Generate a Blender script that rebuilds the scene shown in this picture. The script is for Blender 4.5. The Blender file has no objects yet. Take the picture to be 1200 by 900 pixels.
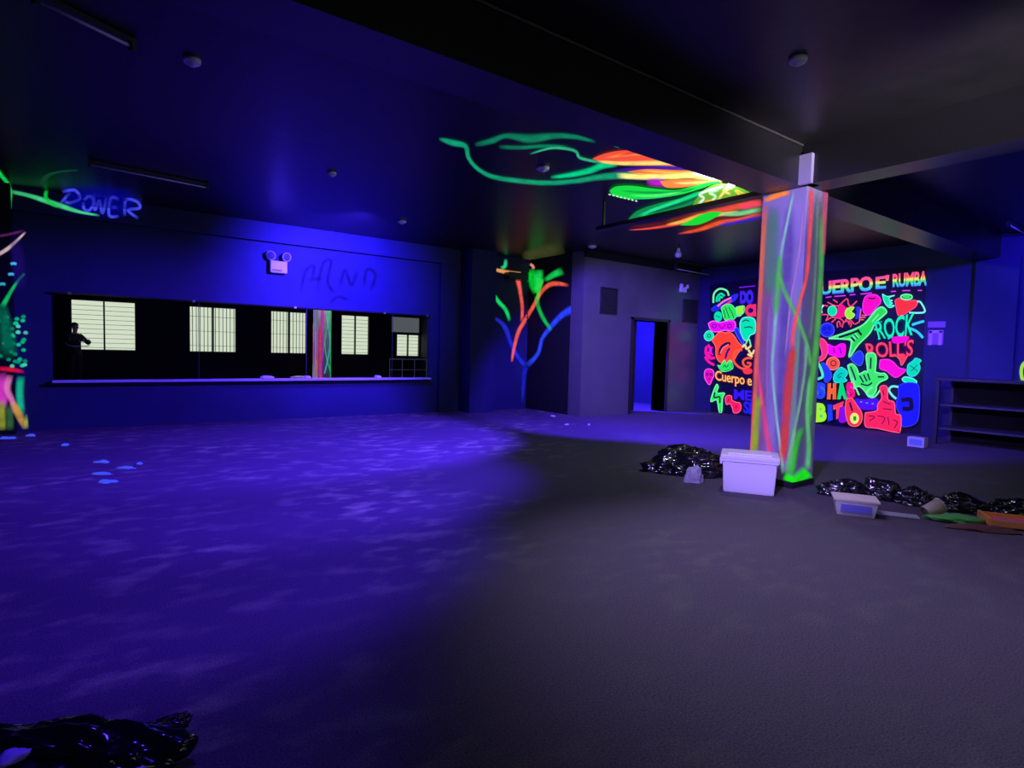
import bpy, bmesh, math, random
from mathutils import Vector, Matrix, noise
random.seed(7)
C = bpy.context.scene.collection
sc = bpy.context.scene
R = math.radians
K = 13/14          # every length below is written in units of K metres (eye height 1.3 m)
EYE = 1.4

# ------------------------------------------------------------------ camera
F = 682.0
th, pitch, roll = R(36.2), R(3.24), R(1.45)
fh = Vector((math.sin(th), math.cos(th), 0)); r0 = Vector((math.cos(th), -math.sin(th), 0)); zz = Vector((0, 0, 1))
fw = fh*math.cos(pitch) - zz*math.sin(pitch); u0 = fh*math.sin(pitch) + zz*math.cos(pitch)
rt = r0*math.cos(roll) + u0*math.sin(roll); up = -r0*math.sin(roll) + u0*math.cos(roll)
CP = Vector((0, 0, EYE))
cam = bpy.data.cameras.new('camera'); co = bpy.data.objects.new('camera', cam); C.objects.link(co)
cam.sensor_fit = 'HORIZONTAL'; cam.sensor_width = 36; cam.lens = F/1200*36
cam.clip_start = 0.01; cam.clip_end = 200
m = Matrix((rt, up, -fw)).transposed().to_4x4(); m.translation = CP*K
co.matrix_world = m
sc.camera = co

# ------------------------------------------------------------------ world, exposure
w = bpy.data.worlds.new('world'); sc.world = w; w.use_nodes = True
w.node_tree.nodes['Background'].inputs[0].default_value = (0.55, 0.7, 0.85, 1)
w.node_tree.nodes['Background'].inputs[1].default_value = 0.6
vs = sc.view_settings
vs.view_transform = 'Standard'; vs.look = 'None'; vs.gamma = 1; vs.exposure = 0; vs.use_curve_mapping = False

# ------------------------------------------------------------------ lights
def spot(name, loc, target, power, color, size, blend=0.6, radius=0.08, axis=None):
    l = bpy.data.lights.new(name, 'SPOT'); l.energy = power*K*K; l.color = color
    l.spot_size = R(size); l.spot_blend = blend; l.shadow_soft_size = radius
    o = bpy.data.objects.new(name, l); C.objects.link(o); o.location = Vector(loc)*K
    d = axis if axis is not None else (Vector(target) - Vector(loc))
    o.rotation_euler = Vector(d).to_track_quat('-Z', 'Y').to_euler()
    return o
def half_axis(loc, a, b, inside):
    """normal of the plane through the lamp and the floor line a-b, pointing to the lit side"""
    L = Vector(loc); a = Vector(a); b = Vector(b)
    n = (a-L).cross(b-L).normalized()
    if n.dot(Vector(inside)-L) < 0: n = -n
    return n
UV = (0.085, 0.022, 1.0)
BL = (0.045, 0.02, 1.0)
A0, A1, A2 = (0.3, 1.7, 0), (6.0, 7.7, 0), (8.7, 1.84, 0)
def edge_lamps(a, b, inside, lamps, tilt=44, size=94, blend=0.35):
    """lamps hung along the floor line a-b, each throwing its light to one side of it and below the ceiling"""
    a = Vector(a); b = Vector(b); d = (b-a).normalized(); n = Vector((-d.y, d.x, 0))
    if n.dot(Vector(inside)-a) < 0: n = -n
    for t, p in lamps:
        q = a + (b-a)*t
        spot('uv_flood', (q.x, q.y, 3.12 if 3.2 < q.y < 3.7 else 3.45), None, p, UV, size, blend, 0.1, axis=n*math.cos(R(tilt)) - Vector((0, 0, math.sin(R(tilt)))))
edge_lamps(A0, A1, (0, 9, 0), ((0.06, 190), (0.29, 650), (0.55, 1500)), 60, 82, 0.6)
edge_lamps(A0, A1, (0, 9, 0), ((0.86, 3000),), 47, 92, 0.45)
edge_lamps(A1, A2, (11, 8, 0), ((0.12, 2100), (0.5, 1500)))
spot('uv_wall_wash', (3.7, 9.0, 3.4), (3.9, 11.43, 2.65), 3500, BL, 98, 1.0, 0.1)
spot('uv_corner_wash', (9.6, 1.2, 3.45), (12.72, 2.3, 2.3), 1500, BL, 75, 0.8, 0.1)
VW = (0.50, 0.42, 1.0)
spot('pillar_spot', (-0.6, 0.7, 3.3), (6.1, 3.5, 1.5), 3100, (0.38, 0.27, 1.0), 33, 0.6, 0.06)
spot('floor_spot', (2.9, 3.1, 3.35), None, 380, (0.58, 0.54, 1.0), 80, 0.9, 0.1, axis=(0.2, -0.42, -1.0))
spot('floor_spot', (4.6, 3.1, 3.35), None, 170, VW, 80, 0.9, 0.1, axis=(0.1, -0.42, -1.0))
spot('room_fill', (4.2, 1.6, 3.5), None, 30, (0.40, 0.22, 1.0), 160, 0.8, 0.3, axis=(0, 0, -1))
spot('window_daylight', (4.4, -1.85, 1.7), (5.6, 1.9, 3.62), 3000, (0.85, 0.8, 1.0), 30, 1.0, 0.3)  # added spot throwing a grey patch of light up onto the ceiling
spot('partition_spot', (4.6, 3.9, 2.9), (9.9, 9.35, 1.4), 1100, (0.6, 0.5, 1.0), 38, 0.8, 0.1)
spot('doorway_lamp', (10.5, 10.3, 3.2), (11.2, 11.5, 1.0), 4200, BL, 140, 0.5, 0.1)

# ------------------------------------------------------------------ helpers
def px_dir(x, y): return fw + rt*((x-600)/F) - up*((y-450)/F)
def on(x, y, n, c):
    n = Vector(n); d = px_dir(x, y); t = (c - n.dot(CP))/n.dot(d); return CP + d*t
def fl(x, y, z=0): return on(x, y, (0, 0, 1), z)
def lin(c): return tuple(((v/255)/12.92 if v/255 <= 0.04045 else ((v/255+0.055)/1.055)**2.4) for v in c)

MATS = {}
def mat(name, col, rough=0.6, metal=0.0, spec=0.5, noise_amt=0.0, nscale=8, bump=0.0, bscale=60):
    if name in MATS: return MATS[name]
    m = bpy.data.materials.new(name); m.use_nodes = True; nt = m.node_tree; b = nt.nodes['Principled BSDF']
    b.inputs['Base Color'].default_value = (*col, 1); b.inputs['Roughness'].default_value = rough
    b.inputs['Metallic'].default_value = metal; b.inputs['Specular IOR Level'].default_value = spec
    tc = nt.nodes.new('ShaderNodeTexCoord')
    if noise_amt:
        n = nt.nodes.new('ShaderNodeTexNoise'); n.inputs['Scale'].default_value = nscale; n.inputs['Detail'].default_value = 5
        nt.links.new(tc.outputs['Object'], n.inputs['Vector'])
        r = nt.nodes.new('ShaderNodeValToRGB')
        r.color_ramp.elements[0].position = 0.3; r.color_ramp.elements[1].position = 0.75
        r.color_ramp.elements[0].color = (*[c*(1-noise_amt) for c in col], 1)
        r.color_ramp.elements[1].color = (*[min(1, c*(1+noise_amt)) for c in col], 1)
        nt.links.new(n.outputs['Fac'], r.inputs[0]); nt.links.new(r.outputs[0], b.inputs['Base Color'])
    if bump:
        n = nt.nodes.new('ShaderNodeTexNoise'); n.inputs['Scale'].default_value = bscale; n.inputs['Detail'].default_value = 4
        nt.links.new(tc.outputs['Object'], n.inputs['Vector'])
        bp = nt.nodes.new('ShaderNodeBump'); bp.inputs['Strength'].default_value = bump; bp.inputs['Distance'].default_value = 0.02
        nt.links.new(n.outputs['Fac'], bp.inputs['Height']); nt.links.new(bp.outputs[0], b.inputs['Normal'])
    MATS[name] = m; return m

def glow(rgb, s=0.9, base=True):
    """fluorescent paint or lit pane: gives off its own colour"""
    k = ('glow', rgb, s)
    if k in MATS: return MATS[k]
    m = bpy.data.materials.new('fluorescent_paint'); m.use_nodes = True; b = m.node_tree.nodes['Principled BSDF']
    c = lin(rgb)
    b.inputs['Base Color'].default_value = (*[v*0.25 for v in c], 1); b.inputs['Roughness'].default_value = 0.7
    b.inputs['Specular IOR Level'].default_value = 0.15
    b.inputs['Emission Color'].default_value = (*c, 1); b.inputs['Emission Strength'].default_value = s
    MATS[k] = m; return m

def spray(rgb, s=0.9, alpha=1.0):
    """sprayed fluorescent paint, thinning out to nothing at its edges (attribute 'cover')"""
    k = ('spray', rgb, s, alpha)
    if k in MATS: return MATS[k]
    m = bpy.data.materials.new('sprayed_fluorescent_paint'); m.use_nodes = True; nt = m.node_tree
    b = nt.nodes['Principled BSDF']; c = lin(rgb)
    b.inputs['Base Color'].default_value = (*[v*0.25 for v in c], 1); b.inputs['Roughness'].default_value = 0.7
    b.inputs['Specular IOR Level'].default_value = 0.15
    b.inputs['Emission Color'].default_value = (*c, 1); b.inputs['Emission Strength'].default_value = s
    a = nt.nodes.new('ShaderNodeAttribute'); a.attribute_name = 'cover'
    tc = nt.nodes.new('ShaderNodeTexCoord'); n = nt.nodes.new('ShaderNodeTexNoise')
    n.inputs['Scale'].default_value = 7; n.inputs['Detail'].default_value = 3
    nt.links.new(tc.outputs['Object'], n.inputs['Vector'])
    mp = nt.nodes.new('ShaderNodeMapRange'); mp.inputs[1].default_value = 0.25; mp.inputs[2].default_value = 0.6
    mp.inputs[3].default_value = 0.55*alpha; mp.inputs[4].default_value = alpha
    nt.links.new(n.outputs['Fac'], mp.inputs[0])
    mu = nt.nodes.new('ShaderNodeMath'); mu.operation = 'MULTIPLY'
    nt.links.new(a.outputs['Fac'], mu.inputs[0]); nt.links.new(mp.outputs[0], mu.inputs[1])
    nt.links.new(mu.outputs[0], b.inputs['Alpha'])
    MATS[k] = m; return m

class MB:
    def __init__(s): s.v = []; s.f = []; s.cov = []; s.uv = []
    def add(s, vs, fs, cov=None):
        n = len(s.v); s.v += [Vector(p) for p in vs]; s.f += [tuple(i+n for i in f) for f in fs]
        s.cov += (cov if cov else [1.0]*len(vs)); return s
    def box(s, a, b):
        (x0, y0, z0), (x1, y1, z1) = a, b
        return s.add([(x0,y0,z0),(x1,y0,z0),(x1,y1,z0),(x0,y1,z0),(x0,y0,z1),(x1,y0,z1),(x1,y1,z1),(x0,y1,z1)],
              [(0,3,2,1),(4,5,6,7),(0,1,5,4),(1,2,6,5),(2,3,7,6),(3,0,4,7)])
    def obox(s, c, ax, ay, az, ta=1.0):
        """box with half axes ax, ay, az round c; ta scales the lower end (taper)"""
        c, ax, ay, az = map(Vector, (c, ax, ay, az)); vs = []
        for k, t in ((-1, ta), (1, 1)):
            for i, j in ((-1,-1),(1,-1),(1,1),(-1,1)): vs.append(c + ax*i*t + ay*j*t + az*k)
        return s.add(vs, [(0,3,2,1),(4,5,6,7),(0,1,5,4),(1,2,6,5),(2,3,7,6),(3,0,4,7)])
    def tube(s, pts, r, n=10, caps=True):
        pts = [Vector(p) for p in pts]; rs = r if isinstance(r, (list, tuple)) else [r]*len(pts); rings = []; vs = []
        for i, p in enumerate(pts):
            t = (pts[min(i+1, len(pts)-1)] - pts[max(i-1, 0)]).normalized()
            a = t.cross(Vector((0, 0, 1)) if abs(t.z) < 0.9 else Vector((1, 0, 0))).normalized(); b = t.cross(a)
            vs += [p + (a*math.cos(2*math.pi*k/n) + b*math.sin(2*math.pi*k/n))*rs[i] for k in range(n)]
        fs = [(i*n+k, i*n+(k+1) % n, (i+1)*n+(k+1) % n, (i+1)*n+k) for i in range(len(pts)-1) for k in range(n)]
        if caps: fs += [tuple(range(n))[::-1], tuple(range((len(pts)-1)*n, len(pts)*n))]
        return s.add(vs, fs)
    def lathe(s, c, prof, axis=(0, 0, 1), n=24):
        c = Vector(c); ax = Vector(axis).normalized()
        a = ax.cross(Vector((0, 1, 0)) if abs(ax.y) < 0.9 else Vector((1, 0, 0))).normalized(); b = ax.cross(a); vs = []
        for (r, h) in prof: vs += [c + ax*h + (a*math.cos(2*math.pi*k/n) + b*math.sin(2*math.pi*k/n))*max(r, 1e-4) for k in range(n)]
        fs = [(i*n+k, i*n+(k+1) % n, (i+1)*n+(k+1) % n, (i+1)*n+k) for i in range(len(prof)-1) for k in range(n)]
        return s.add(vs, fs)
    def build(s, name, material, parent=None, bevel=0, smooth=False, origin=None):
        me = bpy.data.meshes.new(name)
        P = parent['_loc'] if parent is not None else None
        if origin is None: org = Vector(P) if P is not None else Vector((0, 0, 0))
        else: org = Vector(origin)
        me.from_pydata([((p-org)*K)[:] for p in s.v], [], s.f)
        at = me.attributes.new('cover', 'FLOAT', 'POINT')
        for i, c in enumerate(s.cov): at.data[i].value = c
        if s.uv:
            u = me.attributes.new('band', 'FLOAT', 'POINT')
            for i, c in enumerate(s.uv): u.data[i].value = c
        if bevel:
            bm = bmesh.new(); bm.from_mesh(me); bmesh.ops.recalc_face_normals(bm, faces=bm.faces)
            bmesh.ops.bevel(bm, geom=[e for e in bm.edges if e.calc_face_angle(0) > 0.6], offset=bevel*K, segments=2, profile=0.7, affect='EDGES'); bm.to_mesh(me); bm.free()
        me.materials.append(material)
        if smooth:
            for p in me.polygons: p.use_smooth = True
        o = bpy.data.objects.new(name, me); C.objects.link(o)
        if parent is not None:
            o.parent = parent
            if origin is not None: o.location = (org - Vector(P))*K
        else: o.location = org*K
        o['_loc'] = org[:]
        return o

def thing(name, label, cat, loc=(0, 0, 0), group=None):
    o = bpy.data.objects.new(name, None); C.objects.link(o); o.location = Vector(loc)*K; o['_loc'] = Vector(loc)[:]
    o.empty_display_size = 0.1
    return tag(o, label, cat, group)
def tag(o, label, cat, group=None):
    o['label'] = label; o['category'] = cat
    if group: o['group'] = group
    return o
def struct(name, mb, m, parent=None, **k):
    o = mb.build(name, m, parent, **k)
    if parent is None: o['kind'] = 'structure'
    return o
def lab(o, t): o['label'] = t; return o

# ------------------------------------------------------------------ setting
def floor_material():
    m = bpy.data.materials.new('worn_dark_carpet'); m.use_nodes = True; nt = m.node_tree; b = nt.nodes['Principled BSDF']
    L = nt.links.new; tc = nt.nodes.new('ShaderNodeTexCoord')
    def noi(scale, det, sx=1, sy=1, rot=0):
        mp = nt.nodes.new('ShaderNodeMapping'); mp.inputs['Scale'].default_value = (sx, sy, 1); mp.inputs['Rotation'].default_value = (0, 0, rot)
        n = nt.nodes.new('ShaderNodeTexNoise'); n.inputs['Scale'].default_value = scale; n.inputs['Detail'].default_value = det
        L(tc.outputs['Object'], mp.inputs[0]); L(mp.outputs[0], n.inputs['Vector']); return n
    n1 = noi(3.6, 9, 1.0, 1.7, 0.5); n2 = noi(0.7, 3); n3 = noi(120, 2)
    r1 = nt.nodes.new('ShaderNodeValToRGB'); r1.color_ramp.elements[0].position = 0.5; r1.color_ramp.elements[1].position = 0.72
    L(n1.outputs['Fac'], r1.inputs[0])
    r2 = nt.nodes.new('ShaderNodeValToRGB'); r2.color_ramp.elements[0].position = 0.38; r2.color_ramp.elements[1].position = 0.62
    L(n2.outputs['Fac'], r2.inputs[0])
    # scuffed dust mostly on the trodden dance floor (towards the mirror wall)
    sx = nt.nodes.new('ShaderNodeSeparateXYZ'); L(tc.outputs['Object'], sx.inputs[0])
    d = nt.nodes.new('ShaderNodeMath'); d.operation = 'SUBTRACT'; L(sx.outputs['Y'], d.inputs[0]); L(sx.outputs['X'], d.inputs[1])
    dm = nt.nodes.new('ShaderNodeMapRange'); dm.inputs[1].default_value = 0.3; dm.inputs[2].default_value = 2.5; dm.inputs[3].default_value = 0.12; dm.inputs[4].default_value = 1
    L(d.outputs[0], dm.inputs[0])
    mu = nt.nodes.new('ShaderNodeMath'); mu.operation = 'MULTIPLY'; L(r1.outputs[0], mu.inputs[0]); L(r2.outputs[0], mu.inputs[1])
    mu2 = nt.nodes.new('ShaderNodeMath'); mu2.operation = 'MULTIPLY'; L(mu.outputs[0], mu2.inputs[0]); L(dm.outputs[0], mu2.inputs[1])
    mx = nt.nodes.new('ShaderNodeMixRGB'); mx.inputs[1].default_value = (0.118, 0.095, 0.13, 1); mx.inputs[2].default_value = (0.44, 0.50, 0.26, 1)
    L(mu2.outputs[0], mx.inputs[0])
    m3 = nt.nodes.new('ShaderNodeMixRGB'); m3.blend_type = 'MULTIPLY'; m3.inputs[0].default_value = 0.5
    L(mx.outputs[0], m3.inputs[1]); r3 = nt.nodes.new('ShaderNodeValToRGB'); r3.color_ramp.elements[0].position = 0.3; r3.color_ramp.elements[1].position = 0.7
    L(n3.outputs['Fac'], r3.inputs[0]); L(r3.outputs[0], m3.inputs[2]); L(m3.outputs[0], b.inputs['Base Color'])
    b.inputs['Roughness'].default_value = 0.9; b.inputs['Specular IOR Level'].default_value = 0.15
    bp = nt.nodes.new('ShaderNodeBump'); bp.inputs['Strength'].default_value = 0.4; bp.inputs['Distance'].default_value = 0.01
    L(n3.outputs['Fac'], bp.inputs['Height']); L(bp.outputs[0], b.inputs['Normal'])
    return m
M_floor = floor_material()
M_ceil = mat('black_ceiling_paint', (0.012, 0.0105, 0.0115), 0.36, spec=0.35, noise_amt=0.3, nscale=2, bump=0.15, bscale=6)
M_wallb = mat('dark_blue_wall_paint', (0.024, 0.026, 0.088), 0.6, spec=0.2, noise_amt=0.15, nscale=1.5, bump=0.1, bscale=30)
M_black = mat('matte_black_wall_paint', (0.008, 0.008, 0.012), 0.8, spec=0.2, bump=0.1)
M_grey = mat('dark_grey_wall_paint', (0.085, 0.08, 0.085), 0.32, spec=0.5, noise_amt=0.15, nscale=2, bump=0.1, bscale=40)
M_beam = mat('black_beam_paint', (0.012, 0.011, 0.013), 0.35, spec=0.5, bump=0.1, bscale=10)
M_trim = mat('black_trim', (0.012, 0.012, 0.016), 0.4)
ZC, ZB = 3.62, 3.2

struct('floor', MB().box((-3, -2.2, -0.15), (15, 13, 0)), M_floor)
struct('ceiling', MB().box((-3.2, -2.4, ZC), (15, 13, ZC+0.2)), M_ceil)
struct('wall_back', MB().box((-3, 11.43, 0), (6.85, 11.65, ZC)), M_wallb)
struct('trim_7', MB().box((6.3, 11.33, 0), (6.72, 11.43, 3.28)), M_wallb)
struct('trim_1', MB().box((-3, 11.3, 3.28), (6.74, 11.43, ZC)), M_wallb)
struct('wall_alcove_back', MB().box((6.85, 10.95, 0), (7.5, 11.65, ZC)).box((7.5, 11.3, 0), (8.7, 11.65, ZC)), M_wallb)
struct('wall_alcove_side', MB().box((8.72, 9.36, 0), (8.86, 11.65, ZC)), M_black)  # black base colour stands in for this wall being unlit
DX0, DX1, DZ = 10.28, 11.52, 2.2
struct('wall_partition', MB().box((8.7, 9.35, 0), (DX0, 9.75, ZC)).box((DX1, 9.35, 0), (12.8, 9.75, ZC)).box((DX0, 9.35, DZ), (DX1, 9.75, ZC)), M_grey)
XR = 12.72
struct('trim_5', MB().box((8.69, 9.3, 3.47), (XR, 9.36, ZC)), M_black)
struct('wall_right', MB().box((XR, -2.2, 0), (XR+0.2, 9.4, ZC)), M_wallb)
struct('trim_8', MB().box((XR-0.12, 2.95, 0), (XR, 3.55, 3.2)), M_wallb)
struct('wall_left', MB().box((-3.2, -2.2, 0), (-3, 11.6, ZC)), M_wallb)
# room behind the doorway
struct('wall_corridor', MB().box((9.9, 11.6, 0), (12.9, 11.75, ZC)).box((9.75, 9.75, 0), (9.9, 11.75, ZC)).box((12.9, 9.75, 0), (13.05, 11.75, ZC)), M_wallb)
# front wall with openings for the windows
WX = [(-0.43, 1.45), (3.1, 4.75), (6.0, 7.45), (8.9, 10.2)]; WZ = (1.05, 2.8); YF = -2.0
W5 = (11.5, 12.69, 1.02, 2.06)
mb = MB(); xs = -3.2
for (a, b) in WX:
    mb.box((xs, YF-0.2, 0), (a, YF, ZC)); mb.box((a, YF-0.2, 0), (b, YF, WZ[0])); mb.box((a, YF-0.2, WZ[1]), (b, YF, ZC)); xs = b
mb.box((xs, YF-0.2, 0), (W5[0], YF, ZC)); mb.box((W5[0], YF-0.2, 0), (W5[1], YF, W5[2])); mb.box((W5[0], YF-0.2, W5[3]), (W5[1], YF, ZC)); mb.box((W5[1], YF-0.2, 0), (12.9, YF, ZC))
struct('wall_front', mb, M_black)
M_pane = glow((228, 240, 214), 0.88)
M_slat = mat('white_blind_slats', (0.75, 0.78, 0.7), 0.5)
def window(n, a, b, z0, z1, style):
    w_ = MB().box((a, YF-0.08, z0), (a+0.04, YF+0.02, z1)).box((b-0.04, YF-0.08, z0), (b, YF+0.02, z1)).box((a, YF-0.08, z0), (b, YF+0.02, z0+0.04)).box((a, YF-0.08, z1-0.04), (b, YF+0.02, z1))
    c = (a+b)/2; w_.box((c-0.025, YF-0.08, z0), (c+0.025, YF+0.02, z1))
    o = struct('window_%d' % n, w_, M_trim)
    MB().box((a+0.04, YF-0.1, z0+0.04), (b-0.04, YF-0.09, z1-0.04)).build('pane', M_pane, o)
    s = MB()
    if style == 'v':
        k = a+0.12
        while k < b-0.1: s.box((k, YF-0.06, z0+0.04), (k+0.022, YF-0.04, z1-0.04)); k += 0.13
    k = z0+0.25 if style == 'v' else z0+0.1
    while k < z1-0.1: s.box((a+0.04, YF-0.05, k), (b-0.04, YF-0.03, k+0.014)); k += 0.55 if style == 'v' else 0.16
    s.build('grille', mat('pale_window_grille', (0.3, 0.32, 0.27), 0.6), o)
for i, (a, b) in enumerate(WX): window(i+1, a, b, WZ[0], WZ[1], 'hvvh'[i])
window(5, W5[0], W5[1], W5[2], W5[3], 'h')
o = struct('window_6', MB().box((11.2, YF, 2.1), (11.25, YF+0.06, 2.85)).box((12.64, YF, 2.1), (12.69, YF+0.06, 2.85)).box((11.2, YF, 2.82), (12.69, YF+0.06, 2.87)).box((11.2, YF, 2.1), (12.69, YF+0.06, 2.14)), M_trim)  # no real window: daylit lintel, its light put in as a dim glowing sheet
MB().box((11.25, YF+0.01, 2.14), (12.64, YF+0.02, 2.82)).build('frosted_pane', glow((88, 92, 98), 0.9), o)
# beams crossing over the pillar
struct('trim_2', MB().box((-3, 3.25, ZB), (XR, 3.68, ZC)), M_beam)
struct('trim_3', MB().box((6.05, -2, ZB), (6.4, 3.25, ZC)), M_beam)
struct('trim_6', MB().box((6.07, 3.68, ZB), (6.2, 6.3, ZB+0.055)).box((6.12, 6.2, ZB+0.05), (6.15, 6.23, ZC)), M_beam)
struct('trim_4', MB().tube([(-3, 3.235, ZC-0.012), (6.03, 3.235, ZC-0.012)], 0.011), mat('grey_conduit', (0.05, 0.047, 0.043), 0.4))
# door frame in the partition
d = struct('door_1', MB().box((DX0-0.06, 9.31, 0), (DX0, 9.76, DZ+0.06)).box((DX1, 9.31, 0), (DX1+0.06, 9.76, DZ+0.06)).box((DX0-0.06, 9.31, DZ), (DX1+0.06, 9.76, DZ+0.06)), M_trim)
MB().box((DX0+0.005, 9.78, 0.01), (DX0+0.62, 9.83, DZ)).build('door_leaf', mat('black_door_leaf', (0.01, 0.01, 0.014), 0.5), d)
MB().tube([(DX0+0.45, 9.78, 1.0), (DX0+0.45, 9.72, 1.0), (DX0+0.36, 9.72, 1.0)], 0.012).build('door_handle', mat('dull_steel', (0.3, 0.3, 0.32), 0.35, 1), d)

# ------------------------------------------------------------------ mirrors on the back wall
M_mirror = mat('mirror_glass', (0.93, 0.95, 0.93), 0.0, 1.0)
seams = [-0.4, 1.58, 3.42, 5.2, 6.03]
mlab = ['wide mirror panel at the left end of the long mirror, reflecting the photographer',
        'second mirror panel from the left, reflecting a barred window between dark walls',
        'third mirror panel from the left, reflecting a window and the painted pillar',
        'narrow mirror panel at the right end of the long mirror, reflecting a rail']
for i in range(4):
    t = thing('wall_mirror', mlab[i], 'mirror', ((seams[i]+seams[i+1])/2, 11.43, 0.78), 'mirror panels on the back wall')
    MB().box((seams[i]+0.006, 11.405, 0.775), (seams[i+1]-0.006, 11.425, 2.1)).build('glass', M_mirror, t)
    MB().box((seams[i+1]-0.006, 11.40, 0.775), (seams[i+1]+0.006, 11.428, 2.1)).build('edge_strip', M_trim, t)
t = thing('mirror_ledge', 'long pale ledge running under the mirror on the back wall', 'ledge', (2.8, 11.43, 0.74))
MB().box((-0.43, 11.3, 0.735), (6.08, 11.43, 0.772)).build('shelf_board', mat('pale_ledge_paint', (0.6, 0.55, 0.62), 0.5), t, bevel=0.006)
t = thing('mirror_top_rail', 'thin black rail along the top of the mirror', 'rail', (2.8, 11.43, 2.1))
MB().box((-0.43, 11.37, 2.105), (6.05, 11.43, 2.13)).build('rail_bar', mat('glossy_black', (0.01, 0.01, 0.012), 0.15), t)
for k in (-0.2, 1.5, 3.2, 5.0, 6.0): MB().box((k-0.02, 11.36, 2.10), (k+0.02, 11.372, 2.14)).build('clip', mat('dull_steel', (0.3,)*3), t)
for (px, wd, lb) in ((314, 0.11, 'white crumpled wad on the mirror ledge, beside the middle seam'), (361, 0.05, 'small white scrap on the mirror ledge left of the reflected pillar'), (444, 0.05, 'small white scrap on the mirror ledge right of the reflected pillar')):
    p = on(px, 441, (0, 1, 0), 11.36); b = MB().lathe((p.x, 11.35, 0.775), [(0, 0), (wd, 0), (wd*1.05, 0.02), (wd*0.7, 0.04), (0, 0.045)], n=9)
    for i, v in enumerate(b.v): b.v[i] = Vector((v.x, 11.35+(v.y-11.35)*0.4, v.z+random.uniform(0, 0.01)))
    tag(b.build('paper_scrap', mat('white_paper', (0.8,)*3, 0.7), origin=(p.x, 11.36, 0.775)), lb, 'scrap', 'scraps on the mirror ledge')

# ------------------------------------------------------------------ paint strokes
class Plane:
    def __init__(s, n, c, off, inset=1): s.n = Vector(n); s.c = c; s.off = off; s.k = 0
    def at(s, x, y, lift=0):
        p = on(x, y, s.n, s.c + s.off*(0.004 + lift)); return p
PC = Plane((0, 0, 1), ZC, -1)           # ceiling
PR = Plane((1, 0, 0), XR, -1)           # right wall
PA = Plane((0, 1, 0), 11.3, -1)         # alcove back
PS = Plane((1, 0, 0), 8.72, -1)         # alcove side
PW = Plane((0, 1, 0), 9.35, -1)         # partition

def ceil_at(x, y, lift=0):
    p = PC.at(x, y, lift)
    if p.y > 11.3: p = on(x, y, (0, 1, 0), 11.3-0.004-lift)
    return p
def smooth(pts, sub=6):
    if len(pts) < 3: return [tuple(a+(b-a)*i/sub for a, b in zip(pts[0], pts[1])) for i in range(sub+1)]
    P = [pts[0]] + list(pts) + [pts[-1]]; out = []
    for i in range(1, len(P)-2):
        for k in range(sub):
            t = k/sub; out.append(tuple(0.5*((2*b)+(c-a)*t+(2*a-5*b+4*c-d)*t*t+(3*b-a-3*c+d)*t**3) for a, b, c, d in zip(P[i-1], P[i], P[i+1], P[i+2])))
    out.append(P[-2]); return out
def ribbon(mb, pts, wid, at, lift=0.0, soft=True, sub=6, taper=True, close=False):
    """a brush stroke of given width; pts on the photograph's frame turned into points of the wall"""
    if not isinstance(wid, (list, tuple)): wid = [wid]*len(pts)
    q = smooth([(*p[:2], w_) for p, w_ in zip(pts, wid)], sub); n = len(q); vs = []; cov = []
    offs = [(-0.5-0.22, 0), (-0.26, 1), (0.26, 1), (0.5+0.22, 0)] if soft else [(-0.5, 1), (0.5, 1)]
    for i, (x, y, w_) in enumerate(q):
        a = q[max(i-1, 0)]; b = q[min(i+1, n-1)]; dx, dy = b[0]-a[0], b[1]-a[1]; L = math.hypot(dx, dy) or 1
        nx, ny = -dy/L, dx/L
        e = 1.0
        if taper and soft: e = min(1, (i+0.01)/3, (n-1-i+0.01)/3)
        for (o, c) in offs:
            vs.append(at(x+nx*o*w_, y+ny*o*w_, lift)); cov.append(c*e if soft else 1)
    m_ = len(offs)
    fs = [(i*m_+k, i*m_+k+1, (i+1)*m_+k+1, (i+1)*m_+k) for i in range(n-1) for k in range(m_-1)]
    mb.add(vs, fs, cov)
def poly(mb, pts, at, lift=0.0, sm=True):
    q = smooth(list(pts)+[pts[0]], 4)[:-1] if sm else pts
    n = len(mb.v); vs = [at(x, y, lift) for x, y in q]
    mb.add(vs, [tuple(range(len(vs)))])
def zf(ox, oy, s): return lambda L: [(ox+x/s, oy+y/s) for x, y in L]
def ell(cx, cy, rx, ry, rot=0, n=14, a0=0, a1=360):
    o = []
    for i in range(n+1):
        t = R(a0+(a1-a0)*i/n); x, y = rx*math.cos(t), ry*math.sin(t); o.append((cx+x*math.cos(rot)-y*math.sin(rot), cy+x*math.sin(rot)+y*math.cos(rot)))
    return o
GREEN, TEAL, CYAN, RED, ORANGE, PINK, MAG, BLUE, PURPLE, YEL, LIME, WHITE, SALMON = (40, 240, 80), (0, 235, 150), (50, 210, 245), (255, 55, 60), (255, 115, 40), (255, 20, 150), (235, 10, 215), (35, 45, 240), (105, 15, 200), (255, 215, 110), (150, 250, 50), (235, 255, 240), (255, 110, 120)
LGREEN = (120, 255, 150); LTEAL = (130, 255, 215); LPINK = (255, 110, 215); LBLUE = (70, 120, 255)

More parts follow.
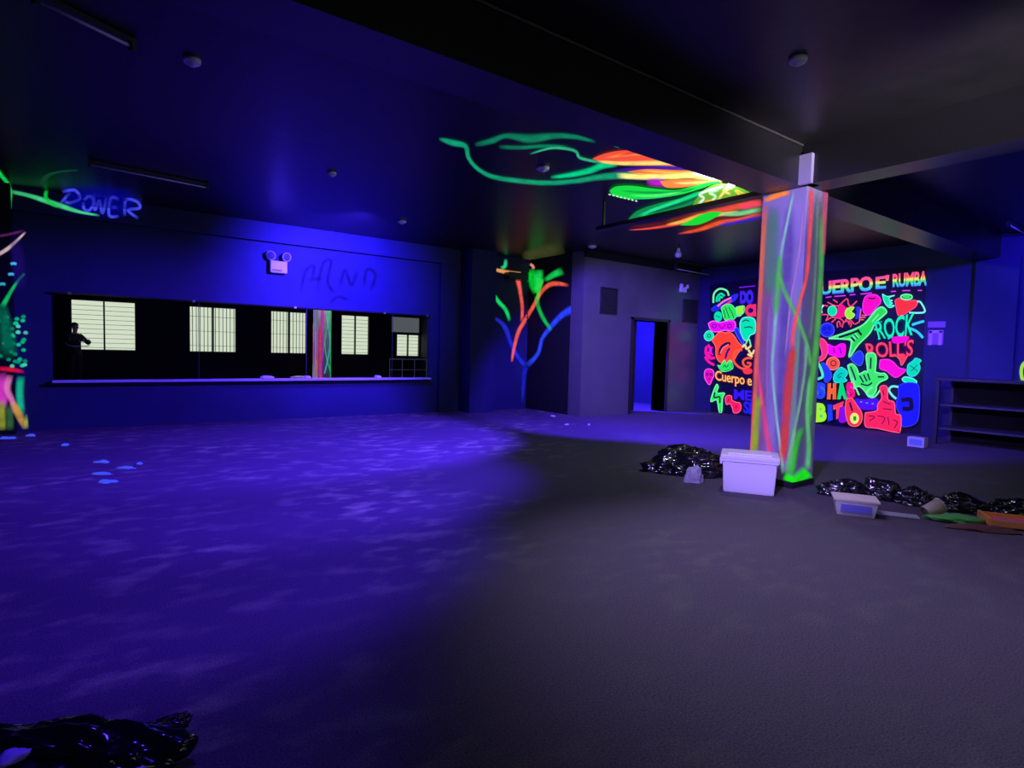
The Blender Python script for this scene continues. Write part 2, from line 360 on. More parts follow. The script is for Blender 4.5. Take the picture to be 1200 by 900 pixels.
# ceiling painting --------------------------------------------------
cm = thing('ceiling_painting', 'glowing bird wing painting in orange and green sprayed on the black ceiling by the pillar', 'painting', (5.2, 5.0, ZC))
z5 = zf(500, 130, 4.286); z7 = zf(680, 130, 4.286)
lf = [0.0]
def cstroke(name, pts, wid, rgb, s=0.9, alpha=1, soft=True):
    mb = MB(); lf[0] += 0.0007; ribbon(mb, pts, wid, PC.at, lf[0], soft); return mb.build(name, spray(rgb, s, alpha) if soft else glow(rgb, s), cm)
def cpoly(name, pts, rgb, s=0.9):
    mb = MB(); lf[0] += 0.0007; poly(mb, pts, PC.at, lf[0]); return mb.build(name, glow(rgb, s), cm)
T2 = (20, 185, 130)
cstroke('tendril', z5([(60,140),(130,160),(195,178),(210,235),(255,290),(330,330),(450,350),(600,362),(750,352),(850,335),(960,325),(1060,325)]), [3,6,5,4,4,4.5,5,5,5,6,7,7], T2, 0.75)
cstroke('tendril', z5([(240,172),(330,150),(400,126),(520,140),(640,126),(740,130),(850,155)]), [4,6,5,9,6,5,3], T2, 0.55, 0.8)
cstroke('tendril', z5([(360,182),(480,184),(600,176),(720,185)]), 4, T2, 0.5, 0.8)
cstroke('tendril', z5([(515,218),(620,188),(700,190),(750,205),(765,232),(800,245),(870,258)]), [1.5,2.5,3,3,3,3,3], (60, 220, 160), 0.7)
cstroke('tendril', z5([(620,335),(720,322),(820,300),(890,272),(960,268)]), [3,5,6,7,5], TEAL, 0.8)
cpoly('feather', z7([(155,168),(190,148),(240,160),(292,192),(230,192),(180,182)]), (30, 225, 95))
cpoly('feather', z7([(60,240),(120,215),(200,200),(310,198),(400,225),(470,255),(525,280),(380,276),(250,272),(140,265)]), (255, 85, 60))
cstroke('feather_edge', z7([(80,252),(200,263),(350,262),(470,262),(525,280)]), [2,4,5,5,3], (255, 230, 120), 1.0)
cstroke('feather', z7([(150,305),(330,288),(450,288),(560,292)]), [3,5,6,4], (70, 25, 190), 0.6)
cpoly('feather', z7([(235,305),(330,292),(450,296),(560,300),(640,312),(720,350),(600,335),(450,325),(330,320)]), (255, 120, 50), 1.0)
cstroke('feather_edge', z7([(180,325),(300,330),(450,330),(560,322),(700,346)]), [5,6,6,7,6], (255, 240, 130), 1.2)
cstroke('feather_edge', z7([(560,312),(630,320),(715,350)]), [3,6,5], (255, 250, 225), 2.2)  # lamp glare put in as a bright white stroke
cstroke('feather', z7([(330,356),(390,358),(450,368)]), [6,9,6], (190, 30, 200), 0.9)
cpoly('feather', z7([(400,352),(500,345),(600,345),(720,350),(620,366),(520,384),(430,384)]), (255, 130, 60), 1.0)
cpoly('feather', z7([(148,400),(180,380),(260,376),(380,392),(480,398),(560,380),(640,358),(705,352),(640,378),(560,405),(480,425),(350,442),(230,442),(165,425)]), (20, 225, 70))
cpoly('feather', z7([(240,545),(290,500),(390,465),(500,438),(600,402),(600,450),(560,470),(490,492),(420,520),(330,545)]), (10, 150, 80), 0.8)
for k in range(5): cstroke('feather_barb', z7([(300+k*52, 540-k*22),(350+k*55,505-k*20),(430+k*55,470-k*18)]), [2,4,2], (0, 225, 130), 0.85)
for (P, c_) in (([(120,238),(220,222),(330,218),(420,245)], (255, 150, 60)), ([(180,228),(300,208),(400,236)], (230, 50, 60)), ([(200,400),(330,410),(480,408),(600,385)], (0, 160, 60)), ([(240,425),(380,425),(520,405)], (90, 255, 130)),
                ([(300,300),(430,308),(560,312)], (255, 200, 90)), ([(460,362),(560,362),(660,352)], (255, 215, 120)), ([(330,520),(430,490),(540,455),(610,420)], (0, 90, 60)), ([(280,530),(400,485),(560,430)], (40, 230, 150))):
    cstroke('feather_streak', z7(P), [1.5]+[3]*(len(P)-2)+[1.5], c_, .9)
mb = MB(); lf[0] += 0.0007
for k in range(8): poly(mb, z7(ell(148+k*19, 420+k*4.6, 7, 4, 0.3, 6)), PC.at, lf[0], False)
mb.build('dot_row', glow((200, 255, 220), 0.9), cm)
cpoly('feather', z7([(560,482),(590,430),(650,378),(740,366),(862,420),(740,452),(640,470)]), (105, 170, 45), 0.9)
for (P, w_, c) in (([(590,470),(620,440),(600,420),(640,400),(700,385),(720,375)], 3, (225, 255, 225)), ([(650,460),(680,430),(650,410),(700,395)], 3, (190, 255, 190)), ([(690,450),(720,410),(760,380),(720,400),(760,420)], 3, YEL),
                   ([(770,440),(800,425),(780,400),(830,418)], 2.5, (255, 200, 70)), ([(740,400),(735,380),(760,365)], 3, WHITE), ([(620,468),(650,452),(690,462)], 3, (255, 160, 60))):
    cstroke('scribble', z7(P), w_, c, 1.0)
cstroke('feather', z7([(240,598),(330,592),(430,578),(500,560),(580,535),(680,505),(800,478),(915,455)]), [1,2,3,5,6,6,7,7], (255, 80, 60))
cstroke('feather_edge', z7([(430,572),(520,555),(600,530),(700,520),(800,505)]), [2,4,5,4,3], (250, 200, 80))
cstroke('feather', z7([(490,618),(600,596),(700,562),(800,545),(915,515)]), [1.5,4,5,4,5], (255, 90, 40))
cpoly('feather', z7([(500,575),(560,545),(630,512),(710,508),(670,540),(590,572)]), (20, 230, 50))
cstroke('feather_edge', z7([(690,520),(800,515),(915,492)]), [3,5,5], (130, 225, 150))
cstroke('feather', z7([(690,575),(800,556),(915,530)]), [3,4,5], (50, 30, 210), 0.8)
cstroke('feather', z7([(800,487),(860,474),(915,462)]), [4,6,6], (255, 70, 110))

# blue tag and green vines at the left of the ceiling
gt = thing('graffiti_lettering', 'blue sprayed word POWER on the ceiling at the upper left', 'graffiti', on(112, 240, (0, 0, 1), ZC))
zp = zf(0, 150, 4.0)
def wall_text(body, quad, at, lift=0, bold=0.0, shear=0.0, slice_=None):
    """lettering fitted into a quad (tl, tr, br, bl)"""
    cu = bpy.data.curves.new('t', 'FONT'); cu.body = body; cu.offset = bold; cu.shear = shear; cu.resolution_u = 3; cu.space_character = 0.95
    o = bpy.data.objects.new('t', cu); C.objects.link(o); dg = bpy.context.evaluated_depsgraph_get(); dg.update()
    me = bpy.data.meshes.new_from_object(o.evaluated_get(dg)); bpy.data.objects.remove(o)
    V = [v.co.copy() for v in me.vertices]; x0 = min(v.x for v in V); x1 = max(v.x for v in V); y0 = min(v.y for v in V); y1 = max(v.y for v in V)
    tl, tr, br, bl = quad; out = []; uv = []
    for v in V:
        u = (v.x-x0)/(x1-x0); t = (v.y-y0)/(y1-y0)
        x = (tl[0]*(1-u)+tr[0]*u)*t + (bl[0]*(1-u)+br[0]*u)*(1-t); y = (tl[1]*(1-u)+tr[1]*u)*t + (bl[1]*(1-u)+br[1]*u)*(1-t)
        out.append(at(x, y, lift)); uv.append(t)
    mb = MB(); mb.add(out, [tuple(p.vertices) for p in me.polygons]); mb.uv = uv; bpy.data.meshes.remove(me); return mb
ribs = {'letter_p': [[(275,365),(330,300)],[(290,300),(350,292),(375,330),(330,350),(300,345)]],
        'letter_o': [[(390,340),(420,320),(440,345),(420,385),(395,380),(390,345)]],
        'letter_w': [[(440,310),(445,385),(465,340),(480,400),(500,320)]],
        'letter_e': [[(560,335),(520,330),(512,410),(560,412)],[(515,370),(555,372)]],
        'letter_r': [[(585,415),(590,340),(640,345),(655,375),(600,385),(650,425)]]}
for i, (nm, L) in enumerate(ribs.items()):
    mb = MB()
    for P in L: ribbon(mb, zp(P), 3.2, ceil_at, 0.001+0.0007*i)
    mb.build(nm, spray((70, 80, 255), 0.9), gt)
mb = MB(); ribbon(mb, zp([(290,330),(420,340),(560,350),(640,370)]), [20, 28, 28, 16], ceil_at, 0.0002); mb.build('haze_coat', spray((8, 10, 190), 0.5, 0.75), gt)
vn = thing('painted_vine', 'green sprayed vine looping across the ceiling at the left edge', 'painting', on(30, 225, (0, 0, 1), ZC))
for i, (P, w_, c, s) in enumerate((([(-40,150),(0,215),(35,260),(48,300),(45,350),(40,380),(0,402)], 4, (20, 215, 90), 0.9), ([(50,298),(130,315),(210,340),(300,370),(380,395),(468,410)], [4,4,5,5,3,2], (70, 220, 140), 0.9),
                        ([(218,290),(215,325),(240,352),(275,368)], 4, (10, 200, 70), 0.9), ([(200,275),(205,240),(250,212),(330,200),(370,200)], [5,6,3,2,2], (20, 90, 60), 0.5))):
    mb = MB(); ribbon(mb, zp(P), w_, ceil_at, 0.004+0.0006*i); mb.build('vine_stroke', spray(c, s), vn)

# painted tree in the alcove corner ----------------------------------
def corner_at(x, y, lift=0): return PA.at(x, y, lift) if x < 617.5 else PS.at(x, y, lift)
z6 = zf(540, 280, 4.094)
tr_ = thing('painted_tree', 'tree painting with blue trunk and orange and green boughs in the alcove corner', 'painting', (8.7, 11.2, 0))
DB = (45, 75, 240)
for i, (nm, P, w_, c, s) in enumerate((('trunk', [(295,790),(300,700),(305,640),(315,610)], [2,4,5,6], (30, 40, 200), .55),
    ('bough', [(312,612),(270,560),(240,500),(215,430),(185,395),(142,370)], [5,4,4,5,4,3], (40, 50, 225), .7), ('bough', [(315,612),(370,550),(390,480),(430,425),(480,370),(530,340),(578,318)], [6,4,4,5,6,8,7], DB, .8),
    ('bough', [(245,592),(252,540),(275,450),(305,395),(350,320),(390,250),(440,215),(520,222)], [2,3,4,4,4,4,5,3], (255, 95, 75), .9), ('bough', [(292,400),(295,330),(285,250),(275,200),(270,180)], [3,3.5,4,5,6], (255, 95, 90), .9),
    ('bough', [(150,145),(200,155),(260,168),(292,170)], [3,4,5,5], (250, 170, 100), .9), ('bough', [(435,440),(395,380),(370,320),(365,270)], [3,4,4,5], (10, 200, 80), .8),
    ('bough', [(148,250),(180,300),(215,340),(235,395)], [3,4,4,3], (20, 225, 110), .9), ('bough', [(400,200),(440,175),(490,150)], [4,6,8], (20, 215, 90), .9),
    ('leaf_cluster', [(340,140),(345,200),(360,265)], [6,10,5], (0, 205, 50), .9), ('leaf_cluster', [(375,145),(372,210),(358,262)], [8,8,3], (30, 230, 90), .9), ('bough', [(215,95),(212,130),(190,140)], [3,4,3], (40, 210, 130), .9),
    ('bough', [(395,190),(380,230),(365,290)], [3,4,3], (60, 235, 70), .8), ('bough', [(330,120),(345,130),(350,145)], 3, (255, 150, 150), .9))):
    mb = MB(); ribbon(mb, z6(P), w_, corner_at, 0.001+0.0006*i); mb.build(nm, spray(c, s), tr_)
mb = MB(); ribbon(mb, [(612,303),(630,297),(662,290)], [10,14,16], PC.at, 0.002); mb.build('ceiling_haze', spray((80, 85, 45), 0.6, 0.8), tr_)  # soft dim greenish patch on the ceiling above the tree
t = thing('wall_unit', 'dark boxy fixture high in the alcove corner above the painted tree', 'fixture', (8.0, 11.15, 3.05))
MB().box((7.95, 11.05, 3.08), (8.5, 11.29, 3.24)).build('housing', mat('dark_plastic', (0.03, 0.03, 0.05), 0.35), t, bevel=0.02)
MB().box((7.98, 11.04, 3.1), (8.47, 11.052, 3.13)).build('louvre', mat('dark_vent', (0.01,)*3), t)

# ------------------------------------------------------------------ painted pier at the left edge
def psoft(rgb, k=1): return mat('paint_%d_%d_%d' % rgb, tuple(v*k for v in lin(rgb)), 0.6)
struct('wall_pier_left', MB().box((-3, 11.1, 0), (-0.86, 11.44, ZC)), M_black)
PP = Plane((0, 1, 0), 11.1, -1)
pt = thing('painted_palm', 'painting of a leafy plant in a pot down the pier at the left edge', 'painting', (-1.0, 11.1, 0))
zl = zf(0, 260, 3.47)
def pst(nm, P, w_, c, s=.8, soft=True):
    mb = MB(); lf[0] += 0.00015; ribbon(mb, zl(P), w_, PP.at, 0.001+lf[0]*0.3, soft); return mb.build(nm, spray(c, s) if soft else glow(c, s), pt)
pst('stem', [(-20,140),(30,110),(70,75),(105,40)], [4,4,3,2], (225, 190, 200)); pst('stem', [(-20,60),(40,50),(100,35)], 3, (110, 40, 120), .5)
pst('stem', [(8,350),(40,290),(70,245),(100,208)], [6,4,3,3], (20, 215, 110)); pst('backdrop', [(60,60),(75,180),(85,280)], [12,14,10], (40, 20, 130), .35)
for (x, y, c) in ((55,172,(70,190,250)),(45,215,(70,190,250)),(10,255,(60,200,220))): pst('blossom', [(x-14,y),(x,y-3),(x+14,y)], 3, c, .9)
random.seed(3)
for k in range(34):
    x = random.uniform(-10, 105); y = random.uniform(385, 590); pst('leaf', [(x-9, y), (x+2, y-4), (x+11, y+2)], [2, 4, 2], random.choice([(0, 205, 130), (30, 225, 150), (90, 225, 190), (0, 165, 110)]), .8)
pst('leaf_mass', [(5,330),(25,430),(40,560)], [10, 14, 18], (0, 120, 85), .6)
pst('pot_rim', [(-15,596),(40,600),(100,610)], [4,5,3], (230, 20, 60)); pst('figure_stroke', [(5,610),(12,700),(8,760)], [10,12,8], (220, 60, 190), .8)
pst('figure_stroke', [(40,620),(30,680),(50,730),(60,780)], [7,7,6,6], (240, 130, 190)); pst('figure_stroke', [(85,625),(80,700),(90,790)], [8,8,7], (20, 190, 140))
pst('pot_stripe', [(5,720),(8,800),(10,850)], [8,8,7], (160, 170, 50), .7); pst('pot_stripe', [(50,730),(75,780),(105,840)], [6,8,6], (215, 160, 60), .8); pst('pot_stripe', [(35,740),(40,800),(40,850)], [8,8,8], (60, 110, 60), .6); pst('pot_stripe', [(105,780),(108,845)], [3,5], (190, 220, 70), .6)

# ------------------------------------------------------------------ painted pillar
PX0, PX1, PY0, PY1 = 6.1, 6.54, 3.2, 3.7
M_pil = mat('pale_lilac_pillar_paint', (0.36, 0.30, 0.46), 0.5, noise_amt=0.12, nscale=3)
pil = thing('painted_pillar', 'thick square pillar with glowing paint strands under the crossing beams', 'pillar', ((PX0+PX1)/2, (PY0+PY1)/2, 0))
MB().box((PX0, PY0, 0.06), (PX1, PY1, ZB)).build('shaft', M_pil, pil, bevel=0.012)
MB().box((PX0-0.01, PY0-0.01, 0), (PX1+0.01, PY1+0.01, 0.07)).build('base_band', M_trim, pil)
MB().box((6.0, 3.12, ZB), (6.2, 3.25, 3.5)).build('neck', M_pil, pil)
FX = Plane((1, 0, 0), PX0, -1); FY = Plane((0, 1, 0), PY0, -1)
def to_px(p):
    d = Vector(p)-CP; k = d.dot(fw); return 600+F*d.dot(rt)/k, 450-F*d.dot(up)/k
ct, cb = to_px((PX0, PY0, ZB)), to_px((PX0, PY0, 0))
def pil_at(x, y, lift=0):
    cx = ct[0]+(cb[0]-ct[0])*(y-ct[1])/(cb[1]-ct[1])
    if x <= cx:
        p = FX.at(x, y, lift); p.y = min(max(p.y, PY0-0.003), PY1)
    else:
        p = FY.at(x, y, lift); p.x = min(max(p.x, PX0-0.003), PX1)
    p.z = min(max(p.z, 0.07), ZB-0.002); return p
for i, (P, w_, c, s, a) in enumerate((
    ([(897,238),(893,300),(889,380),(885,450),(881,520),(879,552)], [6,6,5,5,6,6], (235, 110, 80), .75, .9),
    ([(895,236),(908,230),(926,225)], [4,6,4], (255, 140, 50), .9, 1),
    ([(906,240),(904,300),(902,350)], [14,16,10], (90, 165, 150), .45, .7),
    ([(930,224),(923,258),(915,300),(911,340),(907,400),(905,430),(909,480),(914,520),(918,556)], [2.5,3,3.5,3.5,3.5,3,3,3,4], (150, 200, 210), .7, .9),
    ([(914,295),(912,330),(908,372)], [4,8,5], (80, 190, 90), .6, .9),
    ([(911,318),(921,345),(934,372),(946,404),(950,430)], [4,5,4.5,4,4], (100, 195, 110), .65, .9),
    ([(951,219),(950,260),(946,320),(938,352),(930,385),(928,408)], [5,4,3.5,3.5,4,4], (245, 80, 95), .85, 1),
    ([(930,404),(925,440),(921,490),(917,545)], [7,10,9,9], (215, 65, 70), .7, .95),
    ([(887,425),(892,465),(898,505),(905,545),(908,556)], [3,4,5,5,4], (230, 70, 130), .8, 1),
    ([(889,462),(886,500),(882,550)], [6,7,8], (150, 180, 50), .7, .95),
    ([(945,400),(944,430),(938,470),(930,510),(922,555)], [4,3,3,4,6], (140, 200, 170), .6, .9),
    ([(940,500),(932,525),(925,560)], [5,7,10], (60, 200, 60), .7, .9),
    ([(963,250),(962,320),(957,400),(951,450),(948,500)], [6,5,6,6,5], (90, 195, 90), .65, .9),
    ([(958,222),(957,290),(953,360),(949,400)], [4,3,3,3], (140, 150, 160), .5, .9),
    ([(968,218),(966,260),(965,300)], [5,5,4], (225, 100, 130), .6, .9),
    ([(949,440),(946,480),(948,520),(947,552)], [3,4,5,6], (110, 210, 140), .7, .9),
    ([(918,558),(930,563),(938,560),(948,552)], [8,10,12,14], (25, 235, 20), .9, 1))):
    mb = MB(); ribbon(mb, P, w_, pil_at, 0.001+0.0006*i, sub=8); mb.build('paint_strand', spray(c, s, a), pil)
for i, (P, w_, c, s, a) in enumerate((([(900,240),(898,330),(893,440),(888,545)], 14, (190, 80, 130), .35, .4), ([(925,240),(922,330),(918,420),(914,540)], 12, (90, 70, 200), .35, .4),
    ([(960,230),(958,320),(953,420),(946,540)], 16, (90, 150, 110), .35, .45), ([(938,330),(933,430),(926,540)], 6, (120, 190, 150), .45, .6), ([(942,240),(936,300),(927,350),(920,420)], 2, (200, 150, 220), .6, .8), ([(902,350),(899,430),(900,500),(897,552)], 3, (160, 120, 220), .6, .7))):
    mb = MB(); ribbon(mb, P, w_, pil_at, 0.0004+0.0001*i, sub=8); mb.build('paint_haze', spray(c, s, a), pil)
fg = thing('faded_graffiti', 'faint dark scrawled letters on the blue wall right of the twin headed light', 'graffiti', on(395, 325, (0, 1, 0), 11.43))
pfw = Plane((0, 1, 0), 11.43, -1)
for P in ([(352,345),(358,318),(368,312),(364,332)], [(372,342),(378,310),(388,306),(384,330),(392,344)], [(398,340),(404,316),(412,334),(420,312)], [(426,338),(430,316),(440,322),(434,342)], [(360,328),(380,326)], [(386,356),(396,348),(410,352)]):
    mb = MB(); ribbon(mb, P, 3.5, pfw.at, 0.001); mb.build('faded_stroke', spray((12, 10, 40), 0.0, 0.4), fg)
# strands on the face towards the mirror
def yface(P, w_, c, s):
    mb = MB(); lf[0] += 0.0005
    q = smooth(P, 6); vs = []; cov = []
    for (u, z) in q:
        for o, cc in ((-.8, 0), (-.4, 1), (.4, 1), (.8, 0)): vs.append((min(max(PX0+u*(PX1-PX0)+o*w_, PX0), PX1), PY1+0.003+lf[0]*0.4, z)); cov.append(cc)
    mb.add(vs, [(i*4+k, i*4+k+1, i*4+k+5, i*4+k+4) for i in range(len(q)-1) for k in range(3)], cov); mb.build('paint_strand', spray(c, s), pil)
yface([(.2, 3.1), (.35, 2.3), (.15, 1.6), (.2, .2)], .09, (220, 60, 110), .7); yface([(.35, 3.1), (.3, 2.2), (.4, 1.4), (.1, .4)], .04, (170, 60, 200), .7)
yface([(.8, 3.1), (.7, 2.2), (.5, 1.4), (.9, .6)], .03, (60, 200, 120), .7); yface([(.55, 3.1), (.6, 2.4), (.9, 1.5), (.5, .5)], .03, (100, 190, 200), .7); yface([(.95, 3.1), (.93, 1.5), (.95, .1)], .03, (40, 190, 90), .6)
mb = MB()
for i in range(2): pass
mbx = MB(); mbx.add([(PX0-0.02, 3.45, z) for z in (0.2, 3.1)] + [(PX0-0.02, 3.7, z) for z in (3.1, 0.2)], [(0, 1, 2, 3)])

# ------------------------------------------------------------------ big mural on the right wall
mu = thing('wall_mural', 'large neon mural of words and motifs on the far right wall behind the pillar', 'mural', (XR, 6.5, 0))
ly = [0.002]
def mlift(): ly[0] += 0.0006; return ly[0]
def fill(name, rgb, polys, outline=None, ow=1.0, dark=None, dw=0.8, s=.9, sm=True, label=None):
    """a motif: filled shapes, a lighter outline and dark inner lines, each its own paint"""
    mb = MB(); L = mlift()
    for P in polys: poly(mb, P, PR.at, L, sm)
    o = mb.build(name, glow(rgb, s), mu)
    if outline:
        mb = MB(); L = mlift()
        for P in polys: ribbon(mb, list(P)+[P[0]], ow, PR.at, L, False, 4)
        mb.build('outline', glow(outline, s), o)
    if dark:
        mb = MB(); L = mlift()
        for P in dark: ribbon(mb, P, dw, PR.at, L, False, 4)
        mb.build('detail_line', M_dark, o)
    if label: lab(o, label)
    return o
M_dark = mat('black_mural_ground', (0.006, 0.006, 0.02), 0.6, spec=0.3)
def strokes(name, rgb, L, w_=1.6, s=.9, soft=False, label=None):
    mb = MB(); k = mlift()
    for P in L: ribbon(mb, P, w_, PR.at, k, soft, 4)
    o = mb.build(name, glow(rgb, s) if not soft else spray(rgb, s), mu)
    if label: lab(o, label)
    return o
def word(name, body, quad, rgb, outline=None, bold=0.03, shear=0, s=.9, ob=0.05):
    o = None
    if outline: wall_text(body, quad, PR.at, mlift(), bold+ob, shear).build('lettering_outline', glow(outline, s), mu)
    return wall_text(body, quad, PR.at, mlift(), bold, shear).build(name, glow(rgb, s), mu)
mb = MB(); poly(mb, [(832,334),(890,325),(960,318),(1086,312),(1079,509),(956,497),(886,488),(833,483)], PR.at, 0.0005, False); mb.build('black_ground', M_dark, mu)
a2, a3, a4, a5, a6, a7, a8 = zf(820,330,10), zf(820,410,11.25), zf(955,340,15), zf(1020,340,15), zf(950,395,15), zf(1015,395,15), zf(950,445,8.276)
# left of the pillar
strokes('ghost_motif', LGREEN, [a2([(160,250),(165,150),(210,95),(260,85),(320,110),(340,165)])], 2.2); strokes('ghost_motif', TEAL, [a2([(200,240),(205,180),(250,140),(290,170)]), a2([(225,230),(240,180),(270,190)])], 2.4)
fill('saucer_motif', BLUE, [a2([(130,320),(180,280),(300,220),(380,160),(450,145),(420,220),(330,270),(200,340),(150,350)])], None, dark=[a2([(160,330),(280,260),(400,180)])])
strokes('saucer_band', (255, 120, 160), [a2([(210,290),(280,230),(370,190)])], 2.2); strokes('saucer_band', RED, [a2([(250,300),(320,260),(370,220)])], 2.2)
fill('hand_motif', GREEN, [a2([(250,310),(300,270),(370,270),(440,340),(500,350),(480,400),(430,410),(400,440),(350,440),(300,455),(275,400)])], LGREEN, .8, dark=[a2([(300,300),(330,380),(345,430)]), a2([(340,300),(380,370),(400,430)]), a2([(280,330),(300,430)])])
fill('flag_motif', LIME, [a2([(425,300),(520,285),(510,370),(440,390)])], LGREEN, .8, sm=False); fill('ball_motif', TEAL, [a2(ell(215,410,48,62))], None, dark=[a2([(190,400),(240,420)])])
word('word_lettering', 'DO', [(867,341),(883,339),(883,357),(867,356)], (75, 25, 200), (40, 50, 230), .02)
word('word_lettering', 'CI', [(873,357),(886,356),(886,371),(873,371)], RED, PINK, .03)
fill('bow_motif', MAG, [a2([(100,490),(160,460),(230,480),(300,465),(400,460),(420,520),(390,580),(300,570),(200,590),(130,570)])], LPINK, 1, dark=[a2(ell(170,520,25,22)), a2(ell(350,520,25,22)), a2([(220,500),(260,550),(300,500)])])
fill('flower_motif', TEAL, [a2([(50,630),(75,590),(110,575),(150,600),(165,640),(140,680),(95,695),(60,670)])], LTEAL, .7, dark=[a2(ell(108,635,18,18))])
fill('alien_motif', TEAL, [a2([(470,490),(500,430),(570,415),(640,440),(655,520),(645,600),(590,630),(560,690),(520,680),(480,600)])], LTEAL, 1, dark=[a2([(500,470),(540,450),(580,465)]), a2([(520,540),(590,530),(620,550)])], dw=1.2)
fill('bolt_motif', BLUE, [a2([(400,560),(440,540),(480,620),(520,720),(500,730),(440,640)])], LBLUE, .7)
fill('lips_motif', (255, 65, 40), [a2([(140,690),(190,630),(240,590),(300,600),(340,590),(400,630),(450,710),(500,760),(480,800),(440,850),(400,920),(340,960),(280,960),(220,930),(190,860),(185,760)])], (255, 110, 90), 1, dark=[a2([(235,860),(250,780),(310,730),(360,730)])], dw=3.5, s=.95)
strokes('lips_highlight', SALMON, [a2([(240,850),(270,780),(340,735)])], 1.6); strokes('lips_mouth', (60, 10, 120), [a2([(300,900),(320,830),(350,780)])], 2.5)
strokes('orange_swirl', (255, 90, 50), [a3([(560,0),(480,10),(445,80),(460,170),(540,240),(640,250)]), a3([(690,110),(620,110),(570,150),(590,210),(650,220),(670,180),(620,170)])], 2.6); fill('rose_motif', RED, [a3([(560,270),(640,240),(690,260),(680,310),(600,320)])])
strokes('star_motif', (255, 225, 120), [a2([(500,770),(530,740),(550,790),(600,750)]), a2([(570,800),(610,850),(640,800)]), a2([(560,850),(620,880)])], 2.4); strokes('antenna_motif', LGREEN, [a2([(540,730),(575,670),(600,760)])], 1.6)
strokes('curl_motif', PINK, [a2([(80,760),(70,830),(100,890),(150,900)]), a2([(95,740),(130,800),(110,850)]), a3([(70,90),(110,150),(170,190),(190,200)]), a3([(110,20),(130,90),(200,110)])], 3); strokes('curl_motif', MAG, [a2([(150,770),(120,800),(150,860)])], 2)
fill('crown_motif', GREEN, [a3([(235,200),(275,205),(325,135),(350,180),(405,135),(435,245),(300,285)])], LGREEN, .8, dark=[a3([(310,230),(330,200),(350,230),(380,195)])], sm=False)
fill('skull_motif', (235, 10, 170), [a3([(60,310),(75,265),(125,250),(175,270),(190,330),(165,390),(130,460),(90,420),(65,370)])], LPINK, .8, dark=[a3(ell(100,320,12,14)), a3(ell(150,325,12,14)), a3([(115,380),(140,385)])], dw=1)
word('word_lettering', 'Cuerpo e', [(838,434),(881,440),(881,456),(838,449)], (255, 195, 90), (150, 50, 10), .01, 0, 1.0, .06)
fill('bolt_motif', GREEN, [a3([(225,450),(245,490),(225,570),(325,570),(300,640),(290,810),(255,810),(225,660),(145,680),(190,520)])], LGREEN, 1.3, sm=False, dark=[a3([(200,560),(190,630),(260,620),(265,700)])], dw=1.8)
fill('bone_motif', (255, 25, 90), [a3([(335,630),(370,600),(420,610),(425,660),(480,690),(530,700),(545,770),(510,825),(450,830),(430,770),(400,710),(350,720)])], (255, 120, 130), .8, dark=[a3([(370,680),(390,640)]), a3([(470,770),(490,730)])])
word('word_lettering', 'ME', [(860,456),(881,458),(881,470),(860,468)], (50, 25, 215), None, .04); word('word_lettering', 'SI', [(871,470),(881,471),(880,486),(871,484)], (40, 30, 220), None, .04)
# right of the pillar
def rainbow():
    m = bpy.data.materials.new('rainbow_fluorescent_paint'); m.use_nodes = True; nt = m.node_tree; b = nt.nodes['Principled BSDF']
    a = nt.nodes.new('ShaderNodeAttribute'); a.attribute_name = 'band'; r = nt.nodes.new('ShaderNodeValToRGB'); e = r.color_ramp.elements
    cols = [(0, (60, 90, 250)), (.16, (70, 200, 250)), (.33, (30, 220, 90)), (.5, (245, 240, 90)), (.66, (255, 100, 50)), (1, (250, 60, 170))]
    e[0].position = 0; e[0].color = (*lin(cols[0][1]), 1); e[1].position = 1; e[1].color = (*lin(cols[-1][1]), 1)
    for p, c in cols[1:-1]: x = e.new(p); x.color = (*lin(c), 1)
    nt.links.new(a.outputs['Fac'], r.inputs[0]); nt.links.new(r.outputs[0], b.inputs['Emission Color']); b.inputs['Emission Strength'].default_value = .95
    b.inputs['Base Color'].default_value = (.1, .1, .1, 1); return m
M_rain = rainbow()
def rainbow_word(body, quad):
    mb = wall_text(body, quad, PR.at, mlift(), 0.04)
    # cut the letters into bands so the colours can run
    bm = bmesh.new(); vs = [bm.verts.new(v) for v in mb.v]; bm.verts.ensure_lookup_table()
    for f in mb.f:
        try: bm.faces.new([vs[i] for i in f])
        except ValueError: pass
    tl, tr2, br, bl = quad
    for k in (.12, .25, .33, .42, .5, .58, .66, .8):
        pa = PR.at(bl[0]+(tl[0]-bl[0])*k, bl[1]+(tl[1]-bl[1])*k); pb = PR.at(br[0]+(tr2[0]-br[0])*k, br[1]+(tr2[1]-br[1])*k)
        no = (pb-pa).cross(Vector((1, 0, 0)))
        bmesh.ops.bisect_plane(bm, geom=bm.verts[:]+bm.edges[:]+bm.faces[:], plane_co=pa, plane_no=no, dist=1e-5)
    # band value from position along the quad's height
    A = PR.at(*bl); B = PR.at(*br); D = PR.at(*tl); E_ = PR.at(*tr2)
    out = MB(); bm.verts.ensure_lookup_table(); bm.verts.index_update()
    for v in bm.verts:
        u = (v.co.y-A.y)/(B.y-A.y); lo = A.z+(B.z-A.z)*u; hi = D.z+(E_.z-D.z)*u; out.uv.append(min(1, max(0, (v.co.z-lo)/(hi-lo))))
        out.v.append(v.co.copy()); out.cov.append(1.0)
    out.f = [tuple(v.index for v in f.verts) for f in bm.faces]; bm.free()
    return out.build('rainbow_lettering', M_rain, mu)
rainbow_word('UERPO', [(961,330),(1023,323),(1023,341),(961,346)]); rainbow_word("E'", [(1026,324),(1042,322),(1042,338),(1026,339)]); rainbow_word('RUMBA', [(1046,321),(1087,317),(1086,335),(1046,337)])
